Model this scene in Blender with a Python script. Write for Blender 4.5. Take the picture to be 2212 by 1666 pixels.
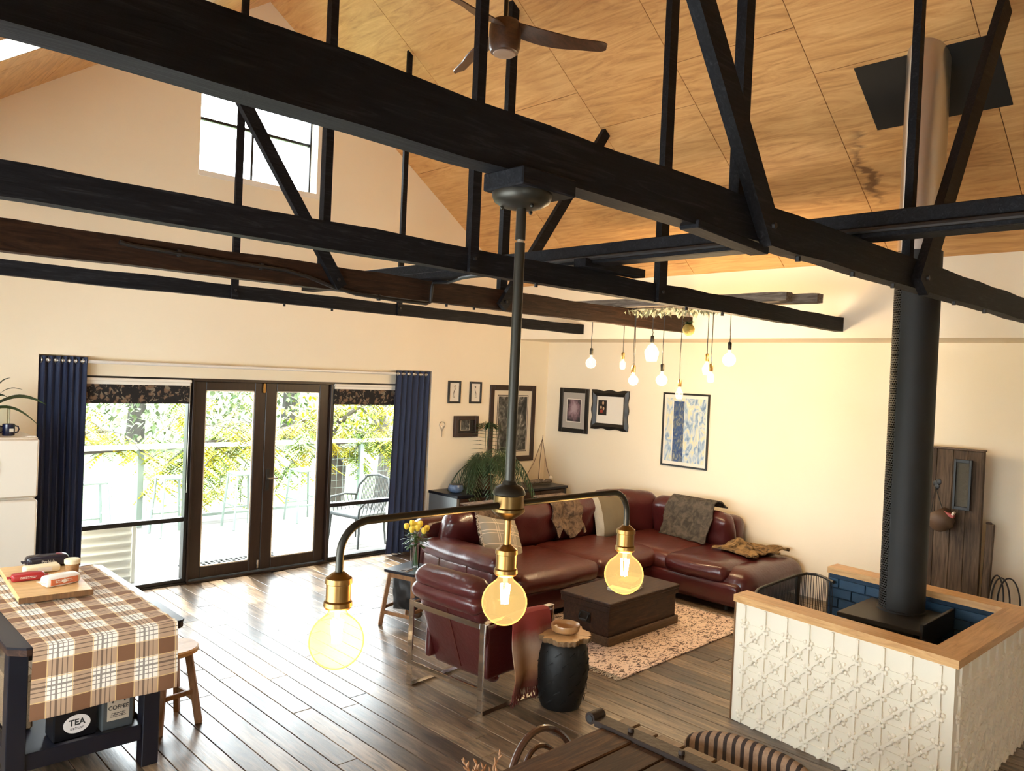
import bpy, bmesh, math, random
from mathutils import Vector, Matrix, noise
random.seed(7)
sc = bpy.context.scene
for o in list(bpy.data.objects): bpy.data.objects.remove(o)
COL = sc.collection
V = Vector
pi = math.pi

# ------------------------------------------------------------------ camera
cam_d = bpy.data.cameras.new('camera'); cam = bpy.data.objects.new('camera', cam_d); COL.objects.link(cam)
cam_d.sensor_width = 36.0; cam_d.sensor_fit = 'HORIZONTAL'; cam_d.lens = 1704.6/2212*36; cam_d.clip_start = 0.02; cam_d.clip_end = 300
Rm = Matrix(((0.7207,-0.0219,-0.6929),(-0.6920,0.0402,-0.7208),(0.0436,0.9990,0.0138)))
q = Rm.to_quaternion(); q.normalize()
cam.matrix_world = Matrix.LocRotScale(V((0,0,2.3)), q, None)
sc.camera = cam

# ------------------------------------------------------------------ sky, exposure
w = bpy.data.worlds.new('sky'); sc.world = w; w.use_nodes = True
bg = w.node_tree.nodes['Background']; bg.inputs[0].default_value = (0.90,0.95,1.0,1); bg.inputs[1].default_value = 8.5
sun_d = bpy.data.lights.new('sun','SUN'); sun_d.energy = 7.0; sun_d.angle = 0.03; sun_d.color = (1.0,0.94,0.82)
sun = bpy.data.objects.new('sun', sun_d); COL.objects.link(sun); sun.rotation_euler = (math.radians(30),0,math.radians(165))
vs = sc.view_settings
vs.view_transform = 'Standard'; vs.look = 'None'; vs.exposure = 1.2; vs.gamma = 1.0; vs.use_curve_mapping = False
cy = sc.cycles
cy.max_bounces = 10; cy.diffuse_bounces = 6; cy.glossy_bounces = 4; cy.transmission_bounces = 6; cy.transparent_max_bounces = 16
cy.caustics_reflective = False; cy.caustics_refractive = False; cy.sample_clamp_indirect = 6.0; cy.use_denoising = True

# ------------------------------------------------------------------ materials
def new_mat(name):
    m = bpy.data.materials.new(name); m.use_nodes = True
    nt = m.node_tree; return m, nt, nt.nodes['Principled BSDF']
def c4(c): return (c[0],c[1],c[2],1)
def plain(name, col, rough=0.5, metal=0.0, bump=0, bscale=40, var=0.0, vscale=6, coat=0, sheen=0, trans=0, ior=1.45, spec=None):
    m, nt, b = new_mat(name)
    b.inputs['Base Color'].default_value = c4(col); b.inputs['Roughness'].default_value = rough; b.inputs['Metallic'].default_value = metal
    if coat: b.inputs['Coat Weight'].default_value = coat
    if sheen: b.inputs['Sheen Weight'].default_value = sheen
    if trans: b.inputs['Transmission Weight'].default_value = trans; b.inputs['IOR'].default_value = ior
    if spec is not None: b.inputs['Specular IOR Level'].default_value = spec
    if var or bump:
        tc = nt.nodes.new('ShaderNodeTexCoord')
    if var:
        n = nt.nodes.new('ShaderNodeTexNoise'); n.inputs['Scale'].default_value = vscale; n.inputs['Detail'].default_value = 6
        nt.links.new(tc.outputs['Object'], n.inputs['Vector'])
        mx = nt.nodes.new('ShaderNodeMix'); mx.data_type = 'RGBA'
        mx.inputs[6].default_value = c4([x*(1-var) for x in col]); mx.inputs[7].default_value = c4([min(1,x*(1+var)) for x in col])
        nt.links.new(n.outputs['Fac'], mx.inputs[0]); nt.links.new(mx.outputs[2], b.inputs['Base Color'])
    if bump:
        n2 = nt.nodes.new('ShaderNodeTexNoise'); n2.inputs['Scale'].default_value = bscale; n2.inputs['Detail'].default_value = 5
        nt.links.new(tc.outputs['Object'], n2.inputs['Vector'])
        bp = nt.nodes.new('ShaderNodeBump'); bp.inputs['Strength'].default_value = bump; bp.inputs['Distance'].default_value = 0.01
        nt.links.new(n2.outputs['Fac'], bp.inputs['Height']); nt.links.new(bp.outputs['Normal'], b.inputs['Normal'])
    return m
def ramp(nt, stops):
    r = nt.nodes.new('ShaderNodeValToRGB'); e = r.color_ramp.elements
    while len(e) < len(stops): e.new(0.5)
    for el, (p, c) in zip(e, stops): el.position = p; el.color = c4(c)
    return r
def wood(name, stops, stretch=(8,0.6,8), scale=3.0, rough=0.45, bump=0.15, rand=0.0, dist=1.5, coat=0.0, detail=8, spec=None):
    """grain stretched along one axis; rand makes each board differ through Object Info"""
    m, nt, b = new_mat(name)
    tc = nt.nodes.new('ShaderNodeTexCoord'); mp = nt.nodes.new('ShaderNodeMapping'); mp.inputs['Scale'].default_value = stretch
    oi = nt.nodes.new('ShaderNodeObjectInfo')
    vm = nt.nodes.new('ShaderNodeVectorMath'); vm.operation = 'ADD'
    ml = nt.nodes.new('ShaderNodeMath'); ml.operation = 'MULTIPLY'; ml.inputs[1].default_value = 53.0
    nt.links.new(oi.outputs['Random'], ml.inputs[0]); nt.links.new(tc.outputs['Object'], mp.inputs['Vector'])
    nt.links.new(mp.outputs[0], vm.inputs[0]); nt.links.new(ml.outputs[0], vm.inputs[1])
    n = nt.nodes.new('ShaderNodeTexNoise'); n.inputs['Scale'].default_value = scale; n.inputs['Detail'].default_value = detail; n.inputs['Distortion'].default_value = dist
    n.inputs['Roughness'].default_value = 0.65
    nt.links.new(vm.outputs[0], n.inputs['Vector'])
    r = ramp(nt, stops)
    src = n.outputs['Fac']
    if rand:
        a = nt.nodes.new('ShaderNodeMath'); a.operation = 'MULTIPLY_ADD'; a.inputs[1].default_value = rand; a.inputs[2].default_value = -rand/2
        nt.links.new(oi.outputs['Random'], a.inputs[0])
        s = nt.nodes.new('ShaderNodeMath'); s.operation = 'ADD'; nt.links.new(n.outputs['Fac'], s.inputs[0]); nt.links.new(a.outputs[0], s.inputs[1]); src = s.outputs[0]
    nt.links.new(src, r.inputs[0]); nt.links.new(r.outputs[0], b.inputs['Base Color'])
    b.inputs['Roughness'].default_value = rough
    if spec is not None: b.inputs['Specular IOR Level'].default_value = spec
    if coat: b.inputs['Coat Weight'].default_value = coat; b.inputs['Coat Roughness'].default_value = 0.25
    if bump:
        bp = nt.nodes.new('ShaderNodeBump'); bp.inputs['Strength'].default_value = bump; bp.inputs['Distance'].default_value = 0.006
        nt.links.new(n.outputs['Fac'], bp.inputs['Height']); nt.links.new(bp.outputs['Normal'], b.inputs['Normal'])
    return m
def emit(name, col, s):
    m, nt, b = new_mat(name); b.inputs['Base Color'].default_value = c4(col)
    b.inputs['Emission Color'].default_value = c4(col); b.inputs['Emission Strength'].default_value = s; return m
def pane_mat(name, tint=(1,1,1), gloss=0.12, rough=0.0, mixfac=None):
    m = bpy.data.materials.new(name); m.use_nodes = True; nt = m.node_tree; nt.nodes.clear()
    out = nt.nodes.new('ShaderNodeOutputMaterial'); t = nt.nodes.new('ShaderNodeBsdfTransparent'); t.inputs[0].default_value = c4(tint)
    g = nt.nodes.new('ShaderNodeBsdfGlossy'); g.inputs['Roughness'].default_value = rough; g.inputs[0].default_value = c4(tint)
    lw = nt.nodes.new('ShaderNodeLayerWeight'); lw.inputs['Blend'].default_value = gloss
    mx = nt.nodes.new('ShaderNodeMixShader'); nt.links.new(lw.outputs['Fresnel'], mx.inputs[0])
    nt.links.new(t.outputs[0], mx.inputs[1]); nt.links.new(g.outputs[0], mx.inputs[2]); nt.links.new(mx.outputs[0], out.inputs[0]); return m
def stripes_mat(name, fn, rough=0.8, bump=0):
    """fn(nt, tc) -> colour socket"""
    m, nt, b = new_mat(name); tc = nt.nodes.new('ShaderNodeTexCoord')
    nt.links.new(fn(nt, tc), b.inputs['Base Color']); b.inputs['Roughness'].default_value = rough; return m
def nmath(nt, op, a, b=None, c=None):
    n = nt.nodes.new('ShaderNodeMath'); n.operation = op
    for i, x in enumerate((a,b,c)):
        if x is None: continue
        if isinstance(x,(int,float)): n.inputs[i].default_value = x
        else: nt.links.new(x, n.inputs[i])
    return n.outputs[0]
def nmix(nt, f, a, b):
    n = nt.nodes.new('ShaderNodeMix'); n.data_type = 'RGBA'
    for i, x in ((0,f),(6,a),(7,b)):
        if isinstance(x,(int,float)): n.inputs[i].default_value = x
        elif isinstance(x,tuple): n.inputs[i].default_value = c4(x)
        else: nt.links.new(x, n.inputs[i])
    return n.outputs[2]
def nnoise(nt, vec, scale, detail=5, dist=0.0):
    n = nt.nodes.new('ShaderNodeTexNoise'); n.inputs['Scale'].default_value = scale; n.inputs['Detail'].default_value = detail; n.inputs['Distortion'].default_value = dist
    nt.links.new(vec, n.inputs['Vector']); return n.outputs['Fac']
def sepxyz(nt, vec):
    n = nt.nodes.new('ShaderNodeSeparateXYZ'); nt.links.new(vec, n.inputs[0]); return n.outputs

M = {}
M['wall'] = plain('cream_plaster', (0.90,0.80,0.625), 0.85, bump=0.06, bscale=60, var=0.03, vscale=2)
M['white_paint'] = plain('white_paint', (0.86,0.83,0.76), 0.5)
M['black_timber'] = wood('black_timber', [(0.3,(0.004,0.004,0.005)),(0.55,(0.009,0.009,0.011)),(0.75,(0.028,0.028,0.032))], (1.2,14,14), 3.0, 0.6, 0.35, spec=0.12)
M['brown_timber'] = wood('dark_brown_timber', [(0.3,(0.012,0.006,0.004)),(0.55,(0.03,0.014,0.008)),(0.78,(0.07,0.035,0.018))], (1.0,10,10), 3.0, 0.6, 0.5, spec=0.15)
M['ply'] = wood('plywood', [(0.25,(0.38,0.18,0.055)),(0.45,(0.60,0.32,0.115)),(0.58,(0.68,0.39,0.15)),(0.75,(0.77,0.48,0.21))], (7,0.8,7), 1.3, 0.42, 0.03, rand=0.10, dist=2.4)
M['seam'] = plain('dark_seam', (0.10,0.05,0.02), 0.9)
M['floor'] = wood('weathered_floorboard', [(0.22,(0.030,0.019,0.011)),(0.40,(0.085,0.054,0.031)),(0.52,(0.155,0.102,0.060)),(0.64,(0.24,0.163,0.096)),(0.80,(0.40,0.285,0.17))], (9,0.9,9), 2.2, 0.30, 0.20, rand=0.30, dist=0.9, detail=12, spec=0.75)
def floor_detail():
    nt=M['floor'].node_tree; b=nt.nodes['Principled BSDF']; src=b.inputs['Base Color'].links[0].from_socket
    tc=nt.nodes.new('ShaderNodeTexCoord'); oi=nt.nodes.new('ShaderNodeObjectInfo'); mp=nt.nodes.new('ShaderNodeMapping'); mp.inputs['Scale'].default_value=(26,3.2,26); nt.links.new(tc.outputs['Object'],mp.inputs['Vector'])
    add=nt.nodes.new('ShaderNodeVectorMath'); add.operation='ADD'; nt.links.new(mp.outputs[0],add.inputs[0]); nt.links.new(nmath(nt,'MULTIPLY',oi.outputs['Random'],91.0),add.inputs[1])
    n=nnoise(nt,add.outputs[0],1.6,9,.6); k=nt.nodes.new('ShaderNodeMapRange'); k.inputs[1].default_value=.50; k.inputs[2].default_value=.68; nt.links.new(n,k.inputs[0])
    nt.links.new(nmix(nt,nmath(nt,'MULTIPLY',k.outputs[0],.70),src,(.016,.010,.006)),b.inputs['Base Color'])
floor_detail()
M['gap'] = plain('floor_gap', (0.012,0.009,0.007), 0.9)
M['door_wood'] = wood('dark_door_timber', [(0.3,(0.012,0.006,0.004)),(0.6,(0.028,0.014,0.009)),(0.8,(0.05,0.026,0.016))], (10,10,0.8), 3, 0.4, 0.1)
M['black_alu'] = plain('black_aluminium', (0.012,0.012,0.013), 0.4)
M['pane'] = pane_mat('window_glass', (0.97,0.99,0.98), 0.10)
M['chrome'] = plain('chrome', (0.78,0.77,0.75), 0.08, 1.0)
M['nickel'] = plain('brushed_nickel', (0.62,0.60,0.57), 0.3, 1.0)
M['brass'] = plain('aged_brass', (0.27,0.155,0.052), 0.38, 1.0, var=0.15, vscale=20)
M['bronze'] = plain('dark_bronze', (0.03,0.027,0.021), 0.42, 0.7)
M['black'] = plain('black_paint', (0.01,0.01,0.011), 0.45)
M['matt_black'] = plain('matt_black_steel', (0.009,0.0085,0.008), 0.6, 0.2)
M['leather'] = plain('oxblood_leather', (0.062,0.0105,0.0105), 0.28, bump=0.25, bscale=28, var=0.35, vscale=5, coat=0.15)
M['leather_worn'] = plain('worn_oxblood_leather', (0.078,0.0145,0.010), 0.34, bump=0.3, bscale=22, var=0.35, vscale=4)
M['curtain'] = plain('navy_curtain', (0.004,0.013,0.056), 0.62, sheen=0.08, bump=0.05, bscale=200)
M['cable'] = plain('black_cable', (0.01,0.01,0.01), 0.5)
M['filament'] = emit('glowing_filament', (1.0,0.60,0.22), 120)
M['filament_soft'] = emit('glowing_filament_small', (1.0,0.72,0.38), 60)
M['amber_glass'] = pane_mat('amber_bulb_glass', (1.0,0.80,0.42), 0.22)
M['clear_glass'] = pane_mat('clear_bulb_glass', (1.0,0.93,0.80), 0.22)
M['vase_glass'] = pane_mat('vase_glass', (0.93,0.97,0.95), 0.3)
M['fan_wood'] = wood('fan_walnut', [(0.3,(0.03,0.012,0.006)),(0.6,(0.07,0.028,0.013)),(0.8,(0.11,0.045,0.02))], (2,10,10), 3, 0.35, 0.05)
M['oak'] = wood('oak_cap', [(0.3,(0.42,0.22,0.08)),(0.5,(0.58,0.33,0.13)),(0.75,(0.70,0.43,0.19))], (8,0.7,8), 3, 0.4, 0.05, rand=0.1)
M['oak_dark'] = wood('brown_post', [(0.3,(0.10,0.045,0.015)),(0.6,(0.18,0.085,0.03)),(0.8,(0.26,0.13,0.05))], (10,10,0.7), 3, 0.5, 0.1)
M['tin'] = plain('cream_pressed_tin', (0.79,0.73,0.60), 0.40)
M['blue_brick'] = plain('blue_painted_brick', (0.010,0.05,0.105), 0.5, bump=0.3, bscale=30, var=0.3, vscale=9)
M['mortar'] = plain('blue_mortar', (0.006,0.028,0.06), 0.8)
M['stove'] = plain('stove_black', (0.02,0.018,0.017), 0.45, 0.4)
M['flue_steel'] = plain('flue_stainless', (0.62,0.59,0.54), 0.33, 1.0)
M['trunk_wood'] = wood('trunk_brown', [(0.25,(0.008,0.003,0.002)),(0.48,(0.028,0.011,0.006)),(0.66,(0.06,0.026,0.014)),(0.80,(0.17,0.09,0.05))], (1.0,6,6), 4, 0.45, 0.25, spec=0.35)
M['trunk_base'] = wood('trunk_moulding', [(0.3,(0.05,0.025,0.012)),(0.6,(0.12,0.065,0.03)),(0.8,(0.2,0.11,0.05))], (1,9,9), 4, 0.5, 0.2)
M['light_wood'] = wood('pale_wood', [(0.3,(0.46,0.25,0.09)),(0.5,(0.60,0.36,0.15)),(0.75,(0.72,0.47,0.22))], (1.0,9,9), 3, 0.45, 0.05)
M['stool_wood'] = wood('stool_wood', [(0.3,(0.14,0.06,0.025)),(0.6,(0.27,0.13,0.05)),(0.8,(0.38,0.2,0.09))], (8,8,1.0), 3, 0.5, 0.1)
M['navy_table'] = plain('navy_black_paint', (0.005,0.006,0.012), 0.35, var=0.2)
M['charcoal'] = plain('charcoal_carved', (0.005,0.005,0.005), 0.5, bump=0.2, bscale=30, spec=0.3)
M['fridge'] = plain('fridge_white', (0.80,0.74,0.64), 0.3)
M['steel_and_glare'] = plain('grey_steel_and_glare', (0.35,0.37,0.38), 0.35, 0.7)  # jar lid steel, and the reflection painted on the sideboard end
M['green_leaf'] = plain('green_leaf', (0.02,0.055,0.012), 0.4, var=0.4, vscale=9)
M['palm_leaf'] = plain('palm_leaf', (0.035,0.075,0.03), 0.4, var=0.4, vscale=12)
M['bark'] = plain('tree_bark', (0.055,0.048,0.04), 0.9, bump=0.5, bscale=25, var=0.4)
M['deck'] = wood('grey_deck_board', [(0.3,(0.08,0.075,0.068)),(0.55,(0.13,0.125,0.115)),(0.8,(0.18,0.17,0.16))], (0.7,9,9), 3, 0.6, 0.2, rand=0.15)
M['rail_white'] = plain('white_rail', (0.85,0.86,0.84), 0.5)
M['galv'] = plain('galvanised_steel', (0.17,0.22,0.20), 0.5, 0.3)
M['grass'] = plain('lawn_grass', (0.085,0.125,0.045), 0.95, var=0.4, vscale=3)
M['wicker'] = plain('grey_wicker', (0.022,0.027,0.028), 0.7, bump=0.3, bscale=120)

# ------------------------------------------------------------------ mesh builder
W = {}
class MB:
    def __init__(s, mat=None): s.v=[]; s.f=[]; s.M = mat or Matrix()
    def add(s, vs, fs):
        o = len(s.v); s.v += [s.M @ V(p) for p in vs]; s.f += [tuple(i+o for i in f) for f in fs]; return s
    def box(s, c, d, b=0.0, rot=None):
        hx,hy,hz = d[0]/2,d[1]/2,d[2]/2; R = rot or Matrix()
        c = V(c); vs=[]; fs=[]
        if b <= 0:
            for x in (-1,1):
                for y in (-1,1):
                    for z in (-1,1): vs.append(c + (R @ V((x*hx,y*hy,z*hz))))
            fs=[(0,1,3,2),(4,6,7,5),(0,4,5,1),(2,3,7,6),(0,2,6,4),(1,5,7,3)]
            return s.add(vs,fs)
        b=min(b,hx*.95,hy*.95,hz*.95); idx={}
        for x in (-1,1):
            for y in (-1,1):
                for z in (-1,1):
                    for a in range(3):
                        p=[x*(hx-b),y*(hy-b),z*(hz-b)]; p[a]=(x,y,z)[a]*(hx,hy,hz)[a]
                        idx[(x,y,z,a)]=len(vs); vs.append(c + (R @ V(p)))
        for a in range(3):
            u,w_=[(1,2),(0,2),(0,1)][a]
            for sg in (-1,1):
                q4=[]
                for (i,j) in ((-1,-1),(1,-1),(1,1),(-1,1)):
                    k=[0,0,0]; k[a]=sg; k[u]=i; k[w_]=j; q4.append(idx[(k[0],k[1],k[2],a)])
                fs.append(tuple(q4))
        for a in range(3):   # edges along axis a
            u,w_=[(1,2),(0,2),(0,1)][a]
            for i in (-1,1):
                for j in (-1,1):
                    k1=[0,0,0]; k1[u]=i; k1[w_]=j; k1[a]=-1; k2=list(k1); k2[a]=1
                    fs.append((idx[(*k1,u)],idx[(*k2,u)],idx[(*k2,w_)],idx[(*k1,w_)]))
        for x in (-1,1):
            for y in (-1,1):
                for z in (-1,1): fs.append((idx[(x,y,z,0)],idx[(x,y,z,1)],idx[(x,y,z,2)]))
        return s.add(vs,fs)
    def bb(s, x0,x1,y0,y1,z0,z1,b=0.0): return s.box(((x0+x1)/2,(y0+y1)/2,(z0+z1)/2),(x1-x0,y1-y0,z1-z0),b)
    def bar(s, p, q, w_, h, b=0.0, up=(0,0,1)):
        p=V(p); q=V(q); d=(q-p); L=d.length; x=d.normalized(); y=V(up).cross(x)
        if y.length<1e-4: y=V((0,1,0)).cross(x)
        y.normalize(); z=x.cross(y)
        R=Matrix((x,y,z)).transposed().to_4x4()
        return s.box((p+q)/2,(L,w_,h),b,R)
    def cyl(s, p, q, r0, r1=None, n=12, caps=True):
        r1=r0 if r1 is None else r1; p=V(p); q=V(q); d=(q-p).normalized()
        a=d.orthogonal().normalized(); b_=d.cross(a); vs=[]; fs=[]
        for i in range(n):
            t=2*pi*i/n; k=a*math.cos(t)+b_*math.sin(t); vs += [p+k*r0, q+k*r1]
        for i in range(n): j=(i+1)%n; fs.append((2*i,2*j,2*j+1,2*i+1))
        if caps: fs += [tuple(2*i for i in range(n))[::-1], tuple(2*i+1 for i in range(n))]
        return s.add(vs,fs)
    def tube(s, pts, r, n=8, closed=False, caps=True, flat=1.0):
        pts=[V(p) for p in pts]; m=len(pts); vs=[]; fs=[]
        rr = r if isinstance(r,(list,tuple)) else [r]*m
        a=None
        for i,p in enumerate(pts):
            t = (pts[(i+1)%m]-pts[i-1]) if closed else (pts[min(i+1,m-1)]-pts[max(i-1,0)])
            t.normalize()
            if a is None: a=t.orthogonal().normalized()
            else:
                a=a-t*a.dot(t)
                a = a.normalized() if a.length>1e-6 else t.orthogonal().normalized()
            b_=t.cross(a)
            for k in range(n):
                g=2*pi*k/n; vs.append(p+(a*math.cos(g)+b_*math.sin(g)*flat)*rr[i])
        for i in range(m if closed else m-1):
            j=(i+1)%m
            for k in range(n):
                l=(k+1)%n; fs.append((i*n+k,i*n+l,j*n+l,j*n+k))
        if caps and not closed: fs += [tuple(range(n))[::-1], tuple((m-1)*n+k for k in range(n))]
        return s.add(vs,fs)
    def lathe(s, prof, c=(0,0,0), n=24, wob=None):
        c=V(c); vs=[]; fs=[]; m=len(prof)
        for i in range(n):
            t=2*pi*i/n; k=wob(t) if wob else 1.0
            for r,z in prof: vs.append(c+V((r*k*math.cos(t),r*k*math.sin(t),z)))
        for i in range(n):
            j=(i+1)%n
            for k in range(m-1): fs.append((i*m+k,j*m+k,j*m+k+1,i*m+k+1))
        if prof[0][0]>1e-4: fs.append(tuple(i*m for i in range(n))[::-1])
        if prof[-1][0]>1e-4: fs.append(tuple(i*m+m-1 for i in range(n)))
        return s.add(vs,fs)
    def sph(s, c, r, n=12, m=8, sc_=(1,1,1), rot=None):
        c=V(c); R=rot or Matrix(); vs=[]; fs=[]
        for j in range(m+1):
            ph=pi*j/m
            for i in range(n):
                t=2*pi*i/n; vs.append(c+(R@V((r*sc_[0]*math.sin(ph)*math.cos(t),r*sc_[1]*math.sin(ph)*math.sin(t),r*sc_[2]*math.cos(ph)))))
        for j in range(m):
            for i in range(n):
                k=(i+1)%n; fs.append((j*n+i,(j+1)*n+i,(j+1)*n+k,j*n+k))
        return s.add(vs,fs)
    def grid(s, fn, nu, nv, cu=False):
        vs=[fn(i/(nu if cu else nu-1), j/(nv-1)) for i in range(nu) for j in range(nv)]; fs=[]
        for i in range(nu if cu else nu-1):
            k=(i+1)%nu
            for j in range(nv-1): fs.append((i*nv+j,k*nv+j,k*nv+j+1,i*nv+j+1))
        return s.add(vs,fs)
    def sheet(s, fn, nu, nv, t):
        """thick sheet: fn(u,v)->point, thickness t below along the local normal"""
        P=[[V(fn(i/(nu-1),j/(nv-1))) for j in range(nv)] for i in range(nu)]
        vs=[];fs=[]; N=nu*nv
        nr=[]
        for i in range(nu):
            for j in range(nv):
                a=P[min(i+1,nu-1)][j]-P[max(i-1,0)][j]; b_=P[i][min(j+1,nv-1)]-P[i][max(j-1,0)]
                n_=a.cross(b_); n_ = n_.normalized() if n_.length>1e-9 else V((0,0,1)); nr.append(n_)
        for i in range(nu):
            for j in range(nv): vs.append(P[i][j])
        for i in range(nu):
            for j in range(nv): vs.append(P[i][j]-nr[i*nv+j]*t)
        for i in range(nu-1):
            for j in range(nv-1):
                q4=(i*nv+j,(i+1)*nv+j,(i+1)*nv+j+1,i*nv+j+1); fs.append(q4); fs.append(tuple(k+N for k in q4[::-1]))
        ring=[i*nv for i in range(nu)]+[(nu-1)*nv+j for j in range(1,nv)]+[i*nv+nv-1 for i in range(nu-2,-1,-1)]+[j for j in range(nv-2,0,-1)]
        for a,b_ in zip(ring,ring[1:]+ring[:1]): fs.append((a,a+N,b_+N,b_))
        return s.add(vs,fs)
    def soft(s, c, d, r, puff=0.0, n=4, wr=0.0, ws=5.0, seed=0, rot=None):
        """rounded, slightly puffed box"""
        c=V(c); h=[x/2 for x in d]; R=rot or Matrix()
        def ax(hh):
            rr=min(r,hh*.98); k=[-hh+rr*(1-math.cos(i*pi/2/n)) for i in range(n+1)]
            mid=max(1,int((2*hh-2*rr)/0.09)); mids=[-hh+rr+(2*hh-2*rr)*i/(mid+1) for i in range(1,mid+1)]
            return k+mids+[-x for x in k[::-1]]
        A=[ax(x) for x in h]; vs=[]; fs=[]; idx={}
        def put(p):
            key=tuple(round(x,5) for x in p)
            if key in idx: return idx[key]
            inn=V([max(-h[i]+min(r,h[i]*.98),min(h[i]-min(r,h[i]*.98),p[i])) for i in range(3)])
            dd=V(p)-inn; rr=min(r,min(h)*.98)
            # per-axis radius
            nn=V([dd[i]/max(min(r,h[i]*.98),1e-6) for i in range(3)])
            L=nn.length
            pos=inn+V([nn[i]/L*min(r,h[i]*.98) for i in range(3)]) if L>1e-6 else V(p)
            if puff:
                for i in range(3):
                    j,k=(i+1)%3,(i+2)%3
                    f=(1-(pos[j]/h[j])**2)*(1-(pos[k]/h[k])**2)
                    pos[i]+=puff*f*(pos[i]/h[i])
            if wr:
                q_=pos*ws+V((seed*3.1,seed*1.7,seed))
                g=noise.noise(q_)+0.5*noise.noise(q_*2.3)
                dn=nn.normalized() if L>1e-6 else V((0,0,1)); pos=pos+dn*wr*g
            idx[key]=len(vs); vs.append(c+(R@pos)); return idx[key]
        for a in range(3):
            u,w_=(a+1)%3,(a+2)%3
            for sg in (-1,1):
                for i in range(len(A[u])-1):
                    for j in range(len(A[w_])-1):
                        q4=[]
                        for (ii,jj) in ((i,j),(i+1,j),(i+1,j+1),(i,j+1)):
                            p=[0,0,0]; p[a]=sg*h[a]; p[u]=A[u][ii]; p[w_]=A[w_][jj]; q4.append(put(p))
                        fs.append(tuple(q4 if sg>0 else q4[::-1]))
        return s.add(vs,[f for f in fs if len(set(f))>=3])
    def pillow(s, c, d, rot=None, n=14, wr=0.01, seed=1):
        """scatter cushion: d = width, height, thickness; faces local +-z"""
        c=V(c); R=rot or Matrix(); vs=[]; fs=[]
        for sg in (1,-1):
            for i in range(n+1):
                for j in range(n+1):
                    u=-1+2*i/n; v=-1+2*j/n
                    e=max(0,(1-u*u))**.45*max(0,(1-v*v))**.45
                    pin=1-0.07*(1-abs(u))*abs(v)**3-0.0; pin2=1-0.07*(1-abs(v))*abs(u)**3
                    z=sg*d[2]/2*e+wr*noise.noise(V((u*3+seed,v*3,sg)))*e
                    vs.append(c+(R@V((u*d[0]/2*pin2,v*d[1]/2*pin,z))))
        N=(n+1)**2
        for i in range(n):
            for j in range(n):
                a=i*(n+1)+j; q4=(a,a+n+1,a+n+2,a+1); fs.append(q4); fs.append(tuple(k+N for k in q4[::-1]))
        return s.add(vs,fs)
    def prism(s, pts, axis, a0, a1):
        """pts: 2-D outline in the other two axes (ccw)"""
        def mk(p,a):
            q_=list(p); q_.insert(axis,a); return q_
        n=len(pts); vs=[mk(p,a0) for p in pts]+[mk(p,a1) for p in pts]
        fs=[tuple(range(n))[::-1],tuple(range(n,2*n))]+[(i,(i+1)%n,(i+1)%n+n,i+n) for i in range(n)]
        return s.add(vs,fs)
    def mesh(s, name, mat, smooth=True, inv=None, fix=True):
        me=bpy.data.meshes.new(name)
        vs=[inv@p for p in s.v] if inv is not None else s.v
        me.from_pydata([tuple(p) for p in vs],[],s.f); me.update()
        if fix:
            bm=bmesh.new(); bm.from_mesh(me); bmesh.ops.remove_doubles(bm,verts=bm.verts,dist=1e-5); bmesh.ops.recalc_face_normals(bm,faces=bm.faces); bm.to_mesh(me); bm.free()
        for mm in (mat if isinstance(mat,(list,tuple)) else [mat]): me.materials.append(M[mm] if isinstance(mm,str) else mm)
        if smooth:
            me.shade_smooth(); me.set_sharp_from_angle(angle=math.radians(38))
        return me
    def build(s, name, mat, parent=None, smooth=True, fix=True, label=None, kind=None):
        inv = W[parent].inverted() if parent is not None else None
        o=bpy.data.objects.new(name, s.mesh(name,mat,smooth,inv,fix)); COL.objects.link(o)
        if parent is not None: o.parent=parent; W[o]=W[parent]
        else: W[o]=Matrix()
        if label: o['label']=label
        if kind: o['kind']=kind
        return o
def tag(o, label=None, cat=None, group=None, kind=None):
    if label: o['label']=label
    if cat: o['category']=cat
    if group: o['group']=group
    if kind: o['kind']=kind
    return o
def thing(name, label, cat, loc=(0,0,0), rz=0.0, group=None, kind=None):
    o=bpy.data.objects.new(name,None); COL.objects.link(o); o.empty_display_size=0.1
    o.location=loc; o.rotation_euler=(0,0,rz); W[o]=Matrix.LocRotScale(V(loc), Matrix.Rotation(rz,3,'Z').to_quaternion(), None)
    return tag(o,label,cat,group,kind)
def tl(o): return MB(W[o].copy())      # builder in a thing's own coordinates
def instance(name, me, parent, mat_local, kind=None):
    o=bpy.data.objects.new(name,me); COL.objects.link(o); o.parent=parent; o.matrix_local=mat_local; return o
def copy_tree(o, parent=None):
    c=o.copy(); COL.objects.link(c); c.parent=parent
    for ch in list(o.children): copy_tree(ch,c)
    return c
def lamp(parent, p, power, col, r=0.03):
    d=bpy.data.lights.new('bulb_light','POINT'); d.energy=power; d.color=col; d.shadow_soft_size=r
    o=bpy.data.objects.new('bulb_light',d); COL.objects.link(o); o.location=p
    if parent is not None: o.parent=parent; o.matrix_local=W[parent].inverted()@Matrix.Translation(V(p))
    return o
def rotm(ax, deg): return Matrix.Rotation(math.radians(deg),4,ax)
# ================================================================== THE ROOM
RX, RZ, SL = 3.88, 6.16, 0.70          # ridge x, ridge z, roof slope
XU0, XU1 = 0.12, 7.64                  # upper walls
XL0, XL1 = -0.65, 8.41                 # lower walls
ZB = 2.795                             # underside of the bulkheads
YG, YR = 8.0, -3.0                     # gable wall face, rear wall
def roof(x): return RZ-SL*abs(x-RX)

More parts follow.
